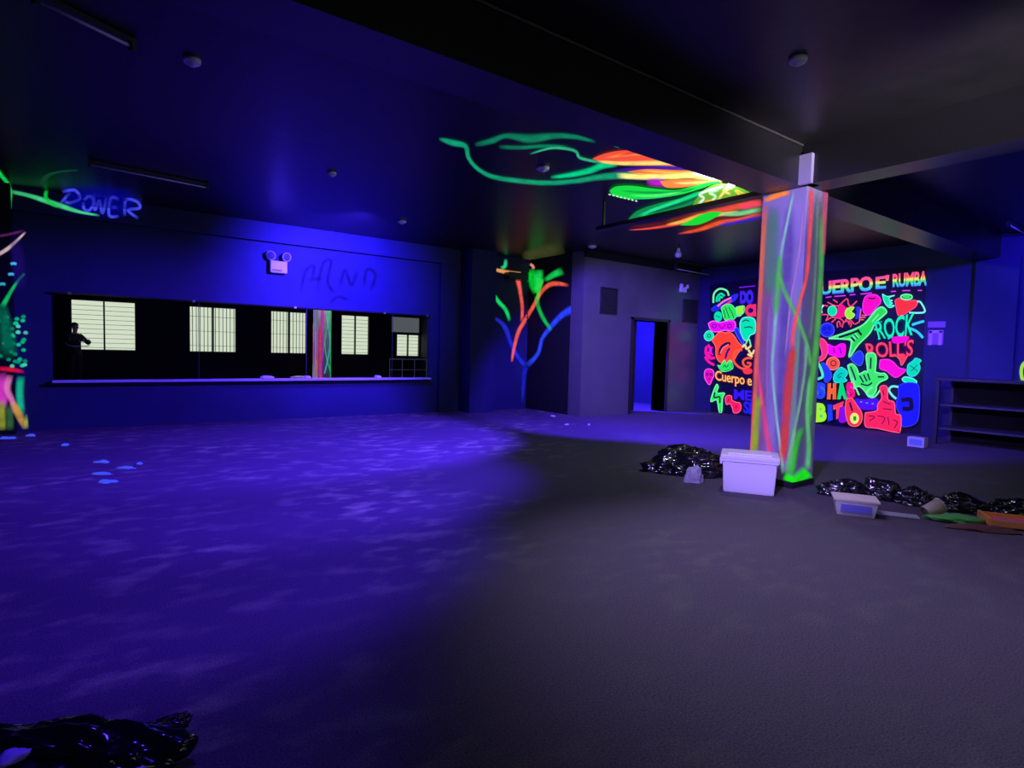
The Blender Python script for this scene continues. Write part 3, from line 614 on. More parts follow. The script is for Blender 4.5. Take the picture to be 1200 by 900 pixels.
for q_ in [a4([(190,130),(290,115)]), a4([(340,110),(540,95)]), a4([(610,85),(710,75)]), a4([(800,70),(1000,50)]), a5([(360,25),(450,20)]), a5([(560,10),(700,5)]), a5([(830,5),(910,5)])]: strokes('underline_stroke', (235, 60, 235), [q_], 1.3)
strokes('letter_stack', (120, 30, 220), [[(866,337),(885,335)]], 1.2)
strokes('comic_burst', (255, 75, 115), [a4([(220,210),(320,260),(420,270),(560,150),(590,250),(640,280),(740,190)]), a4([(320,165),(400,220)]), a4([(120,430),(230,440),(190,540)]), a4([(190,540),(300,480),(440,500),(520,560),(560,500),(640,540),(690,600)]),
    a4([(290,570),(370,500)]), a4([(400,660),(390,580),(430,550),(450,640)]), a4([(480,660),(500,580),(570,540),(640,590),(620,650)]), a4([(580,560),(610,610)]), a4([(700,600),(780,560)]), a4([(110,300),(170,270),(230,280)])], 1.5)
fill('comic_blob', (255, 20, 130), [a4([(400,290),(480,250),(540,300),(600,320),(520,400),(520,470),(430,490),(350,470),(390,400)])])
fill('flower_motif', TEAL, [a4(ell(305,365,78,88))], LTEAL, .8, dark=None); fill('moon_motif', LIME, [a4([(540,360),(590,310),(690,300),(640,380),(700,430),(640,500),(570,490),(530,430)])], (200, 255, 130), .9)
strokes('white_curl', (200, 255, 220), [a4([(150,260),(110,330),(120,400)])], 2)
fill('ribbon_motif', (50, 50, 230), [a4([(720,300),(800,300),(790,420),(760,500),(710,500),(730,400)])])
fill('balloon_motif', (255, 10, 175), [a4([(850,200),(890,110),(980,80),(1080,85),(1150,150),(1150,230),(1080,300),(1020,380),(940,440),(860,400),(840,300)])], (240, 60, 220), 1.1, dark=[a4([(940,140),(1020,150),(1060,135)])], dw=1.6)
strokes('stripes_motif', (255, 110, 140), [a4([(820,440),(910,450)]), a4([(800,480),(890,480)]), a4([(790,520),(860,520)]), a4([(810,330),(780,560)])], 1.3)
fill('skull_motif', (30, 40, 235), [a4(ell(215,700,125,120))], (90, 90, 255), 1, dark=[a4(ell(170,680,22,26)), a4(ell(250,670,22,26)), a4([(160,760),(220,745),(270,760)])])
fill('winged_heart', (255, 50, 55), [a5([(430,180),(500,140),(560,165),(640,185),(760,175),(830,200),(800,290),(680,370),(505,465),(450,300)])], (255, 90, 150), .8)
fill('wing_motif', TEAL, [a5([(210,65),(300,110),(430,90),(340,130),(330,170),(390,180),(340,210),(390,230),(330,260),(420,270),(370,305),(310,295),(240,200)])], LTEAL, .9, sm=False)
strokes('wing_motif', LTEAL, [a5([(820,200),(880,210),(950,330),(940,390),(800,400),(680,395)])], 2.1)
strokes('halo_motif', LGREEN, [a5(ell(635,120,100,45))], 1.8); fill('halo_center', GREEN, [a5(ell(635,118,70,26))])
# guitar: body outline in a V shape with its neck to the upper right
fill('guitar_motif', (40, 225, 75), [a4([(240,850),(800,640),(1000,440),(1100,330),(1190,300),(1260,380),(1200,450),(1060,580),(960,760),(760,960),(600,1180),(640,900),(500,860)])], LGREEN, 1.8, sm=False, dark=[a4([(420,830),(640,760),(780,700)]), a4([(640,820),(700,900)]), a4([(700,770),(760,850)]), a4([(760,720),(820,790)])], dw=2.4)
strokes('guitar_pickup', LGREEN, [a4([(600,840),(680,920)]), a4([(650,800),(720,870)]), a4([(700,760),(770,840)]), a4([(1000,560),(1120,420)])], 1.5)
strokes('letter_ray', CYAN, [a5([(730,610),(840,575),(945,545)])], 3); strokes('letter_ray', CYAN, [a5([(690,670),(820,730),(925,840)])], 3)
for q_ in (a5([(60,600),(200,560)]), a5([(70,700),(200,620)]), a5([(150,870),(190,640)]), a5([(330,860),(250,660)]), a5([(700,450),(640,600)])): strokes('letter_ray', (20, 225, 190), [q_], 2.6)
word('word_lettering', 'ROCK', [(1022,377),(1072,366),(1070,393),(1030,398)], (20, 245, 160), (0, 45, 70), .015, .15, ob=.07)
for q_ in (a7([(0,180),(60,200),(150,190)]), a7([(60,280),(20,200)])): strokes('letter_ray', (255, 60, 75), [q_], 2.6)
fill('letter_ray', (255, 60, 75), [a7([(520,330),(640,320),(790,240),(720,350),(625,500),(590,400)])], (255, 100, 140), .8, sm=False)
word('word_lettering', "ROLL'S", [(1012,402),(1071,397),(1070,417),(1018,420)], (255, 70, 85), (90, 0, 70), .015, .1, ob=.06)
fill('ribbon_motif', (245, 10, 190), [a5([(370,840),(430,815),(660,810),(660,880),(560,930),(400,930)])])
fill('heart_motif', (40, 55, 240), [a6([(700,380),(780,290),(860,240),(920,300),(930,370),(900,480),(850,500),(760,450)])], (70, 110, 255), .8)
fill('ribbon_motif', (250, 10, 190), [a7([(245,400),(380,390),(480,440),(580,540),(700,580),(540,710),(430,660),(360,600),(240,550)])], (255, 70, 210), .8)
fill('pineapple_motif', (0, 225, 160), [a7([(720,560),(740,480),(820,420),(870,370),(970,410),(930,460),(950,540),(920,620),(860,680),(780,690),(725,640)])], (60, 220, 225), .9, dark=[a7([(770,500),(850,560),(900,600)]), a7([(790,600),(900,490)])])
fill('plate_motif', TEAL, [a7([(630,740),(680,700),(800,720),(890,780),(850,830),(760,815),(660,780)])], (120, 250, 235), 1.1)
fill('capsule_motif', (25, 25, 230), [a8([(850,60),(920,30),(1030,40),(1055,120),(1050,330),(1020,420),(930,455),(880,440),(870,350),(830,250),(850,150)])], (50, 60, 250), 1, dark=[a8([(880,200),(960,190),(975,230),(970,280),(890,280)])], dw=5)
strokes('hook_motif', (110, 250, 210), [a8([(850,70),(790,65),(760,100),(790,150),(830,185)])], 2.6)
# hand making the horns sign
fill('horns_hand', (60, 240, 90), [a6([(650,500),(720,470),(790,520),(830,600),(850,650),(950,600),(1000,590),(975,330),(1040,280),(1130,300),(1150,420),(1135,600),(1150,620),(1240,640),(1300,640),(1350,700),(1330,740),(1220,790),(1160,860),(1150,940),(1090,1030),(1000,1020),(960,960),(880,880),(810,870),(760,900),(700,700)])], LGREEN, 1.5, dark=[a6([(700,520),(760,660),(790,760)]), a6([(1060,360),(1050,560)]), a6([(860,680),(930,800)]), a6([(930,660),(990,780)]), a6([(1000,640),(1040,760)]), a6([(1180,700),(1290,700)]), a6([(880,820),(1000,850),(1080,800)])], dw=1.8)
strokes('horns_hand_cuff', LGREEN, [a8([(470,150),(430,60),(410,-20)]), a8([(600,70),(550,110),(560,160),(620,165),(680,90)])], 2)
fill('letter_j', (255, 45, 120), [a6([(140,60),(180,20),(250,60),(300,150),(290,300),(220,400),(120,430),(110,380),(200,300)])], (255, 100, 130), 1, s=.9)
fill('ribbon_motif', (250, 10, 215), [a6([(310,120),(420,170),(520,120),(610,140),(590,330),(480,350),(370,320),(310,280)])], (255, 40, 225), .8, dark=[a6([(400,190),(420,280)]), a6([(510,180),(540,290)])])
fill('donut_motif', (255, 85, 50), [a6(ell(392,465,112,112))], (255, 140, 120), 1.1, dark=[a6(ell(400,460,45,45))], dw=1)
fill('heart_motif', (40, 60, 235), [a6([(190,450),(270,480),(350,600),(370,700),(300,790),(240,760)])], (60, 80, 250), .8); strokes('leaf_motif', (90, 250, 160), [a6([(130,450),(180,560),(210,690),(120,740)])], 3)
fill('parrot_motif', (0, 215, 170), [a6([(420,640),(480,570),(540,530),(640,600),(640,660),(600,720),(640,760),(590,790),(490,800),(420,790),(400,720)])], (60, 240, 210), .9, dark=[a6([(470,700),(520,640),(560,640)]), a6([(480,720),(540,690)])])
word('letter_s', 'S', [(956,447),(968,449),(967,468),(955,467)], (40, 70, 240), (70, 110, 255), .05); word('letter_h', 'H', [(970,449),(980,449),(980,468),(969,468)], (255, 100, 30), (255, 130, 70), .05)
word('letter_a', 'A', [(980,446),(992,448),(993,468),(981,468)], (0, 225, 110), (40, 250, 150), .05); word('letter_s', 'S', [(991,447),(1000,448),(1003,466),(993,470)], (250, 15, 120), (255, 60, 150), .05)
word('letter_b', 'B', [(957,472),(968,473),(969,494),(956,495)], (170, 250, 40), (40, 235, 110), .05); word('letter_i', 'I', [(970,474),(975,474),(976,492),(970,494)], (35, 60, 235), (50, 80, 245), .06); word('letter_t', 'T', [(976,475),(989,470),(984,490),(978,492)], (255, 60, 80), (255, 90, 110), .04)
fill('ribbon_motif', (140, 10, 205), [a8([(285,270),(330,260),(360,330),(350,400),(300,420),(270,390)])]); fill('dotted_panel', (75, 15, 210), [a8([(430,180),(520,190),(640,180),(660,240),(630,290),(500,290),(440,240)])])
strokes('panel_dots', (90, 150, 255), [a8([(480,215),(500,215)]), a8([(535,225),(555,225)]), a8([(590,232),(612,232)])], 1.4)
fill('droplet_motif', (255, 45, 75), [a8([(345,190),(400,180),(450,250),(495,320),(495,400),(450,450),(380,440),(350,380),(335,280)])], (255, 110, 110), 1, dark=[a8([(380,220),(400,290),(410,300)])], dw=2.2); fill('eye_motif', (235, 250, 90), [a8(ell(425,375,40,50))], (255, 235, 130), .9); fill('eye_pupil', (10, 160, 40), [a8(ell(428,375,16,24))])
fill('shoe_motif', (255, 35, 80), [a8([(530,320),(640,300),(650,240),(690,170),(670,80),(710,55),(745,80),(750,190),(810,220),(825,330),(875,350),(870,490),(830,510),(640,470),(530,450)])], (255, 100, 125), 1.1, sm=False, dark=[a8([(560,350),(620,360),(570,400)]), a8([(650,350),(720,370),(690,430)]), a8([(750,360),(760,440)]), a8([(800,390),(840,410),(810,470)]), a8([(700,210),(780,240)]), a8([(700,280),(790,290)]), a8([(700,100),(710,150)])], dw=1)
# blue painted strip on the partition and yellow figure on the far right
t = thing('painted_figure', 'yellow green painted shape at the right edge of the photo, on the right wall', 'painting', on(1197, 510, (1, 0, 0), XR))
zr = zf(1060, 250, 3.1)
for i, (P, w_, c) in enumerate((([(470,520),(430,550),(425,590),(440,615),(480,625)], 4, (170, 230, 60)), ([(385,738),(440,780),(520,840)], 5, (120, 240, 60)), ([(400,725),(430,700),(460,670),(520,640)], 4, (190, 240, 110)))):
    mb = MB(); ribbon(mb, zr(P), w_, PR.at, 0.002+i*0.001, False); mb.build('paint_stroke', glow(c, .85), t)

# ------------------------------------------------------------------ fittings
M_white = mat('white_plastic', (0.75, 0.73, 0.78), 0.45)
c = on(325, 307, (0, 1, 0), 11.43)
t = thing('emergency_light', 'white twin headed emergency light above the mirror', 'emergency light', (c.x, 11.43, 2.72))
MB().box((c.x-0.15, 11.31, 2.73), (c.x+0.15, 11.425, 2.95)).build('battery_case', M_white, t, bevel=0.02)
MB().box((c.x-0.12, 11.305, 2.76), (c.x+0.05, 11.311, 2.79)).build('label_strip', mat('grey_label', (0.3,)*3), t)
for s_ in (-1, 1):
    h = MB().lathe((c.x+s_*0.13, 11.36, 3.04), [(0, -.06), (.05, -.05), (.085, 0.02), (.085, .05), (0, .05)], axis=(s_*0.35, -1, -0.2)).build('lamp_head', M_white, t, smooth=True)
    MB().lathe((c.x+s_*0.14, 11.31, 3.035), [(0, 0), (.07, 0.002), (.0, .012)], axis=(s_*0.35, -1, -0.2)).build('lens', mat('clear_lens', (0.1, 0.1, 0.12), 0.1), h)
c = on(799, 337, (0, 1, 0), 9.35)
t = thing('emergency_light', 'tiny white emergency light on the grey partition above the doorway', 'emergency light', (c.x, 9.35, c.z-0.1))
MB().box((c.x-0.1, 9.27, c.z-0.12), (c.x+0.1, 9.35, c.z)).build('battery_case', M_white, t, bevel=0.01)
for s_ in (-1, 1): MB().lathe((c.x+s_*0.12, 9.28, c.z+0.03), [(0, -.04), (.05, 0), (.05, .04), (0, .04)], axis=(s_*0.3, -1, 0)).build('lamp_head', M_white, t, smooth=True)
M_vent = mat('dark_vent', (0.01,)*3)
for (x0, y0, x1, y1, lb) in ((704, 337, 721, 368, 'dark slatted vent on the grey partition, left of the doorway'), (801, 351, 815, 378, 'dark slatted vent on the grey partition, right of the doorway')):
    a = on(x0, y0, (0, 1, 0), 9.35); b = on(x1, y1, (0, 1, 0), 9.35)
    t = thing('wall_vent', lb, 'vent', ((a.x+b.x)/2, 9.35, b.z), 'vents on the partition')
    MB().box((a.x, 9.33, b.z), (b.x, 9.352, a.z)).build('recess', M_vent, t)
    f_ = MB(); k = b.z+0.03
    while k < a.z-0.03: f_.obox(((a.x+b.x)/2, 9.32, k), ((b.x-a.x)/2, 0, 0), (0, 0.012, -0.012), (0, 0.003, 0.003)); k += 0.06
    f_.build('louvre', mat('dark_grey_louvre', (0.025,)*3, 0.5), t)
    MB().box((a.x-0.015, 9.31, b.z-0.015), (a.x+0.01, 9.35, a.z+0.015)).box((b.x-0.01, 9.31, b.z-0.015), (b.x+0.015, 9.35, a.z+0.015)).box((a.x, 9.31, a.z-0.01), (b.x, 9.35, a.z+0.015)).box((a.x, 9.31, b.z-0.015), (b.x, 9.35, b.z+0.01)).build('frame', M_trim, t)
# ceiling discs
for (x, y, r_, lb) in ((225, 74, .09, 'small ceiling light disc at the upper left of the ceiling'), (389, 205, .08, 'small ceiling light disc in front of the upper left mirror wall'), (471, 261, .1, 'small ceiling light disc nearest the right end of the mirror wall'),
                       (636, 199, .11, 'small ceiling light disc inside the loop of the green ceiling tendril'), (694, 290, .12, 'small ceiling light disc near the top left corner of the grey partition'), (935, 73, .09, 'white round ceiling light disc nearest the camera, above the pillar')):
    p = on(x, y, (0, 0, 1), ZC-0.03)
    r_ *= .72
    t = thing('ceiling_light', lb, 'ceiling light', (p.x, p.y, ZC), 'ceiling light discs')
    MB().lathe((p.x, p.y, ZC), [(0, 0), (r_, 0), (r_, -.02), (r_*.85, -.035), (r_*.6, -.03)], n=28).build('rim', M_white, t, smooth=True)
    MB().lathe((p.x, p.y, ZC-.022), [(r_*.8, -.003), (r_*.4, -.03), (0, -.036)], n=24).build('diffuser', mat('frosted_plastic', (0.6, 0.6, 0.68), 0.4), t, smooth=True)
def tube_light(p, q, z, lb, drop=0.0):
    a = on(*p, (0, 0, 1), z); b = on(*q, (0, 0, 1), z)
    t = thing('tube_light', lb, 'tube light', ((a.x+b.x)/2, (a.y+b.y)/2, ZC), 'ceiling tube lights')
    d_ = (b-a).normalized(); s_ = d_.cross(Vector((0, 0, 1))); mid = (a+b)/2
    MB().obox((mid.x, mid.y, ZC-0.02), (b-a)/2, s_*0.025, (0, 0, 0.015)).build('batten', mat('dark_batten', (0.02,)*3, 0.5), t)
    MB().tube([a, b], 0.011).build('tube', mat('unlit_tube_glass', (0.5, 0.48, 0.55), 0.2), t, smooth=True)
    for e in (a, b): MB().obox((e.x, e.y, (ZC+z)/2-0.01), d_*0.015, s_*0.025, (0, 0, (ZC-z)/2+0.02)).build('end_cap', mat('dark_batten', (0.02,)*3), t)
tube_light((105, 193), (243, 220), ZC-0.06, 'thin ceiling tube light above the blue sprayed word')
tube_light((42, 0), (155, 55), ZC-0.06, 'thin ceiling tube light at the top left corner of the photo')
tube_light((792, 315), (831, 322), ZC-0.22, 'short tube light hanging before the grey partition, right of the doorway')
tube_light((1182, 263), (1204, 276), ZC-0.06, 'thin ceiling tube light at the right edge of the photo')
p = on(795, 297, (0, 1, 0), 7.6)
t = thing('pendant_bulb', 'bare pale bulb hanging from the ceiling in front of the partition', 'light bulb', (p.x, p.y, ZC))
MB().tube([(p.x, p.y, ZC), (p.x, p.y, p.z+0.07)], 0.008).build('cord', M_trim, t); MB().lathe((p.x, p.y, p.z+0.02), [(0, .08), (.03, .08), (.03, .03), (.02, .03)]).build('socket', M_white, t)
MB().lathe((p.x, p.y, p.z), [(.03, .06), (.045, .03), (.07, -.02), (.055, -.07), (0, -.09)]).build('bulb', mat('bulb_glass', (0.6, 0.55, 0.75), 0.2), t, smooth=True)
p = on(857, 216, (0, 0, 1), ZC-0.07)
t = thing('lit_bulb', 'small lit white bulb on the ceiling amid the orange painting', 'light bulb', (p.x, p.y, ZC))
MB().lathe((p.x, p.y, ZC), [(0, 0), (.06, 0), (.05, -.03), (.03, -.035)]).build('socket', M_trim, t)
MB().lathe((p.x, p.y, ZC-.035), [(.03, 0), (.045, -.03), (.045, -.06), (0, -.09)]).build('bulb', glow((235, 225, 255), 3.0), t, smooth=True)
pl = bpy.data.lights.new('bulb_light', 'POINT'); pl.energy = 70; pl.color = (0.75, 1.0, 0.85); pl.shadow_soft_size = 0.05
po = bpy.data.objects.new('bulb_light', pl); C.objects.link(po); po.location = Vector((p.x, p.y, ZC-.19))*K
# sign on the right wall
a = on(1088, 377, (1, 0, 0), XR); b = on(1108, 382, (1, 0, 0), XR); c0 = on(1088, 387, (1, 0, 0), XR); c1 = on(1105, 404, (1, 0, 0), XR)
t = thing('wall_sign', 'pale violet pictogram sign on the blue wall right of the mural', 'sign', (XR, (a.y+b.y)/2, c1.z))
MB().box((XR-0.012, b.y, a.z-0.11), (XR, a.y, a.z)).build('header_plate', mat('violet_sign', (0.30, 0.10, 0.38), 0.5), t)
MB().box((XR-0.012, c1.y, c1.z), (XR, c0.y, c0.z)).build('picture_plate', mat('violet_sign', (0.2, 0.1, 0.3), 0.5), t)
cy = (c0.y+c1.y)/2; cz = (c0.z+c1.z)/2
MB().box((XR-0.016, cy-0.1, cz-0.14), (XR-0.013, cy-0.05, cz+0.12)).box((XR-0.016, cy+0.05, cz-0.14), (XR-0.013, cy+0.1, cz+0.12)).box((XR-0.016, cy-0.1, cz+0.08), (XR-0.013, cy+0.1, cz+0.13)).build('pictogram', mat('violet_mark', (0.6, 0.35, 0.7), 0.5), t)

# corridor content
t = thing('low_cabinet', 'low pale cabinet standing in the blue room beyond the doorway', 'cabinet', (11.2, 11.2, 0))
MB().box((10.9, 11.2, 0), (12.0, 11.55, 0.62)).build('body', mat('pale_cabinet', (0.3, 0.28, 0.4), 0.5), t, bevel=0.01); MB().box((10.88, 11.17, 0.62), (12.02, 11.57, 0.66)).build('worktop', M_white, t)
for k in range(2): 
    q = MB().box((10.93+k*.53, 11.185, 0.05), (11.43+k*.53, 11.2, 0.58)).build('cabinet_door', mat('pale_cabinet', (0.3, 0.28, 0.4)), t)
    MB().box((11.36+k*.05, 11.17, 0.4), (11.38+k*.05, 11.185, 0.5)).build('handle', mat('dull_steel', (0.3,)*3), q)
# open shelf unit at the right wall
sx0, sx1, sy0, sy1 = 11.75, 12.5, 1.0, 3.75
M_shelf = mat('black_painted_wood', (0.02, 0.018, 0.03), 0.5)
t = thing('shelf_unit', 'long low black open shelf unit standing before the right wall', 'shelf', (12.1, 2.4, 0))
MB().box((sx0-.03, sy0, 1.08), (sx1, sy1+.03, 1.13)).build('top_board', M_shelf, t, bevel=.006)
for z in (0.25, 0.65): lab(MB().box((sx0+.06, sy0, z), (sx1, sy1, z+.03)).build('shelf_board', mat('dusty_board', (0.05, 0.045, 0.06), 0.5), t), 'dusty lighter shelf board')  # lighter board colour stands in for light caught on the shelves
for y in (sy0, (sy0+sy1)/2, sy1-.05): MB().box((sx0, y, 0), (sx0+.05, y+.05, 1.08)).build('post', M_shelf, t); MB().box((sx1-.05, y, 0), (sx1, y+.05, 1.08)).build('post', M_shelf, t)
MB().box((sx1-.02, sy0, .02), (sx1, sy1, 1.08)).build('back_panel', M_black, t)
# railing seen in the mirror
t = thing('railing', 'pale rail on thin posts, seen reflected at the right end of the mirror', 'railing', (11.6, -0.9, 0))
MB().tube([(10.7, -0.9, 0.92), (12.5, -0.9, 0.92)], 0.025).build('top_rail', M_white, t); MB().tube([(10.7, -0.9, 0.45), (12.5, -0.9, 0.45)], 0.015).build('lower_rail', M_white, t)
for x in (10.7, 11.3, 11.9, 12.5): MB().tube([(x, -0.9, 0), (x, -0.9, 0.93)], 0.018).build('post', M_white, t)

# ------------------------------------------------------------------ floor things
M_bag = mat('black_bin_bag_plastic', (0.006, 0.006, 0.008), 0.16, spec=0.8)
def crumple(name, c, sx, sy, sz, rot, seed, m, lb=None, cat='bag', group=None, parent=None, knot=False, sub=5, amp=0.4):
    bm = bmesh.new(); bmesh.ops.create_icosphere(bm, subdivisions=sub, radius=1)
    for v in bm.verts:
        p = v.co.copy(); q = p*2.2 + Vector((seed*7.3, seed*3.1, seed))
        n1 = 1-abs(noise.noise(q))*2; n2 = 1-abs(noise.noise(q*2.3))*2; n3 = noise.noise(p*1.1+Vector((seed, 0, 0)))
        k = 1 + amp*n3 + 0.24*(n1-0.5) + 0.09*(n2-0.5)
        v.co = Vector((p.x*sx*k, p.y*sy*k, max(p.z*k, -0.25)*sz))
    zmin = min(v.co.z for v in bm.verts); ca, sa = math.cos(rot), math.sin(rot)
    mb = MB(); cc = Vector(c); bm.verts.index_update()
    mb.v = [Vector((cc.x+v.co.x*ca-v.co.y*sa, cc.y+v.co.x*sa+v.co.y*ca, cc.z+v.co.z-zmin)) for v in bm.verts]; mb.cov = [1.0]*len(mb.v)
    mb.f = [tuple(v.index for v in f.verts) for f in bm.faces]; bm.free()
    o = mb.build(name, m, parent, origin=None if parent is not None else c)
    for p in o.data.polygons: p.use_smooth = True
    if lb: tag(o, lb, cat, group)
    return o
# storage tub
ta = Vector((0.27, -0.43, 0)).normalized(); tb = Vector((0.43, 0.27, 0)).normalized(); A = Vector((5.30, 3.52, 0)); tl_, td, thh = .52, .40, .38
cc = A + ta*tl_/2 + tb*td/2
t = thing('storage_tub', 'pale lidded plastic storage tub standing beside the painted pillar', 'storage box', cc)
M_tub = mat('milky_plastic', (0.72, 0.66, 0.80), 0.35)
MB().obox(cc+Vector((0, 0, thh/2-.02)), ta*tl_/2, tb*td/2, (0, 0, thh/2-.02), 0.93).build('tub_body', M_tub, t, bevel=.02)
MB().obox(cc+Vector((0, 0, thh-.045)), ta*(tl_/2+.015), tb*(td/2+.015), (0, 0, .012)).build('rim', M_tub, t, bevel=.006)
MB().obox(cc+Vector((0, 0, thh-.01)), ta*(tl_/2+.02), tb*(td/2+.02), (0, 0, .022)).obox(cc+Vector((0, 0, thh+.018)), ta*(tl_/2-.05), tb*(td/2-.05), (0, 0, .008)).build('lid', M_tub, t, bevel=.01)
for s_ in (-1, 1): MB().obox(cc+ta*s_*(tl_/2+.018)+Vector((0, 0, thh-.08)), ta*.012, tb*.06, (0, 0, .035)).build('latch', M_tub, t, bevel=.004)
# bag with a pale bundle behind the tub
b = fl(803, 556); crumple('bin_bag', (b.x+.1, b.y+.1, 0), .46, .27, .25, -.75, 2, M_bag, 'shiny black bin bag slumped beside the storage tub')
b = fl(812, 562); crumple('cloth_bundle', (b.x-.1, b.y-.08, .0), .1, .07, .13, -.7, 5, mat('pale_cloth', (0.35, 0.33, 0.42), .6), 'pale grey bundle poking out of the black bag beside the tub', 'cloth', sub=4)
# heap to the right of the pillar
hp = [((985, 577), .19, .11, .10, 'black bin bag at the left end of the rubbish heap, touching the pillar side'), ((1030, 581), .18, .12, .12, 'black bin bag behind the white food box in the rubbish heap'),
      ((1074, 588), .17, .11, .10, 'black bin bag behind the beige cup in the rubbish heap'), ((1124, 595), .18, .14, .10, 'black bin bag behind the green wrapper in the rubbish heap'), ((1185, 601), .22, .13, .09, 'black bin bag behind the orange tray in the rubbish heap')]
for i, ((x, y), a_, b_, h_, lb) in enumerate(hp):
    b = fl(x, y+3); crumple('bin_bag', b, a_, b_, h_*1.25, -.95, 11+i, M_bag, lb, group='black bags in the rubbish heap')
p0 = fl(1003, 606); t = thing('food_box', 'white square food box with a violet printed side in the rubbish heap', 'box', p0)
e1 = Vector((.5, -.86, 0)).normalized(); e2 = Vector((.86, .5, 0)); c_ = p0 + e2*.13
MB().obox(c_+Vector((0, 0, .07)), e1*.17, e2*.13, (0, 0, .07), .85).build('box_body', mat('white_carton', (.7, .68, .7), .5), t, bevel=.006)
MB().obox(c_+Vector((0, 0, .145)), e1*.18, e2*.14, (0, 0, .008)).build('box_lid', mat('cream_carton', (.72, .62, .5), .5), t)
MB().obox(c_-e2*.123+Vector((0, 0, .07)), e1*.12, e2*.004, (0, 0, .035)).build('printed_label', mat('violet_print', (.2, .18, .75), .5), t)
q = fl(1050, 604); tag(MB().obox(q+Vector((0, 0, .008)), e1*.17, e2*.07, (0, 0, .004)).build('paper_sheet', mat('grey_paper', (.35, .35, .4), .6), origin=q), 'flat grey paper sheet lying right of the white food box', 'paper')
q = fl(1092, 603); t = thing('paper_cup', 'beige crushed paper cup among the black bags', 'cup', q)
MB().lathe(q+Vector((0, 0, .05)), [(0.05, -.08), (.055, -.07), (.07, .08), (.066, .08), (.05, -.06), (0, -.06)], axis=(.8, -.45, .35)).build('cup_body', mat('beige_card', (.5, .42, .3), .5), t, smooth=True)
MB().lathe(q+Vector((0, 0, .05)), [(.068, .076), (.076, .08), (.068, .088)], axis=(.8, -.45, .35)).build('rolled_rim', mat('beige_card', (.5, .42, .3)), t)
q = fl(1115, 611); crumple('wrapper', q, .19, .09, .05, -.9, 31, mat('green_wrapper', (.10, .42, .08), .35), 'crumpled green wrapper in the rubbish heap left of the orange tray', 'wrapper', sub=4)
q = fl(1150, 622); crumple('wrapper', q, .24, .06, .035, -.95, 37, mat('brown_wrapper', (.12, .05, .05), .4), 'dull brown wrapper lying in front of the orange tray', 'wrapper', sub=4)
q = fl(1190, 617); t = thing('paint_tray', 'orange paint tray with a pink well at the right edge of the photo', 'tray', q)
mt = mat('orange_plastic', (.85, .32, .08), .4); base = q+Vector((0, 0, .02))
MB().obox(base, e1*.22, e2*.15, (0, 0, .008)).build('tray_base', mt, t)
for (o_, hx, hy) in ((e1*.22, .01, .15), (-e1*.22, .01, .15)): MB().obox(base+o_+Vector((0, 0, .03)), e1*hx, e2*hy, (0, 0, .03)).build('tray_side', mt, t)
for o_ in (e2*.15, -e2*.15): MB().obox(base+o_+Vector((0, 0, .025)), e1*.22, e2*.01, (0, 0, .025)).build('tray_side', mt, t)
MB().obox(base+Vector((0, 0, .02)), e1*.15, e2*.08, (0, 0, .01)).build('paint_well', mat('pink_paint', (.75, .15, .16), .3), t)
# carton by the mural
q = fl(1072, 524); t = thing('carton', 'small pale violet carton standing on the floor under the mural', 'box', q)
MB().obox(q+Vector((0.1, 0, .08)), (.08, 0, 0), (0, .12, 0), (0, 0, .08)).build('carton_body', mat('pale_carton', (.5, .5, .55), .6), t, bevel=.005)
MB().obox(q+Vector((.018, 0, .08)), (.002, 0, 0), (0, .09, 0), (0, 0, .05)).build('printed_panel', mat('blue_print', (.2, .25, .5), .6), t)
# scraps
M_bl = glow((70, 90, 255), .75)
def scrap(px, py, L, wd, rot, lb, m=M_bl, seed=0, h=.02, group='blue scraps on the floor'):
    q = fl(px, py); crumple('plastic_scrap', q, L*.6, wd*.7, h, rot, 50+seed, m, lb, 'scrap', group, sub=3, amp=.8)
scrap(120, 542, .12, .05, -.6, 'glowing blue plastic scrap farthest from the camera in the cluster', seed=1)
scrap(120, 556, .14, .03, -.55, 'thin straight blue plastic strip, left in the scrap cluster', seed=2)
scrap(127, 565, .13, .07, -.6, 'widest glowing blue scrap, nearest the camera in the cluster', seed=3)
scrap(148, 549, .16, .04, -.6, 'curled blue strip right of the other scraps in the cluster', seed=4)
scrap(163, 544, .05, .03, -.6, 'tiny blue scrap at the right end of the cluster', seed=5)
scrap(76, 522, .08, .05, -.6, 'lone blue scrap between the scrap cluster and the mirror wall', seed=6)
scrap(8, 514, .16, .06, -.5, 'blue scrap on the floor at the foot of the painted pier', seed=7)
scrap(36, 511, .1, .04, -.5, 'blue scrap at the right corner of the painted pier foot', seed=8)
Mw = mat('white_paper', (.8,)*3)
for i, (x, y, l, lb) in enumerate(((648, 488, .09, 'white scrap on the floor in front of the alcove'), (664, 498, .06, 'small pale scrap nearer the camera in front of the alcove'), (690, 498, .04, 'tiny pale scrap in front of the grey partition corner'))): scrap(x, y, l, .04, -.5, lb, Mw, 20+i, group='pale scraps by the alcove')
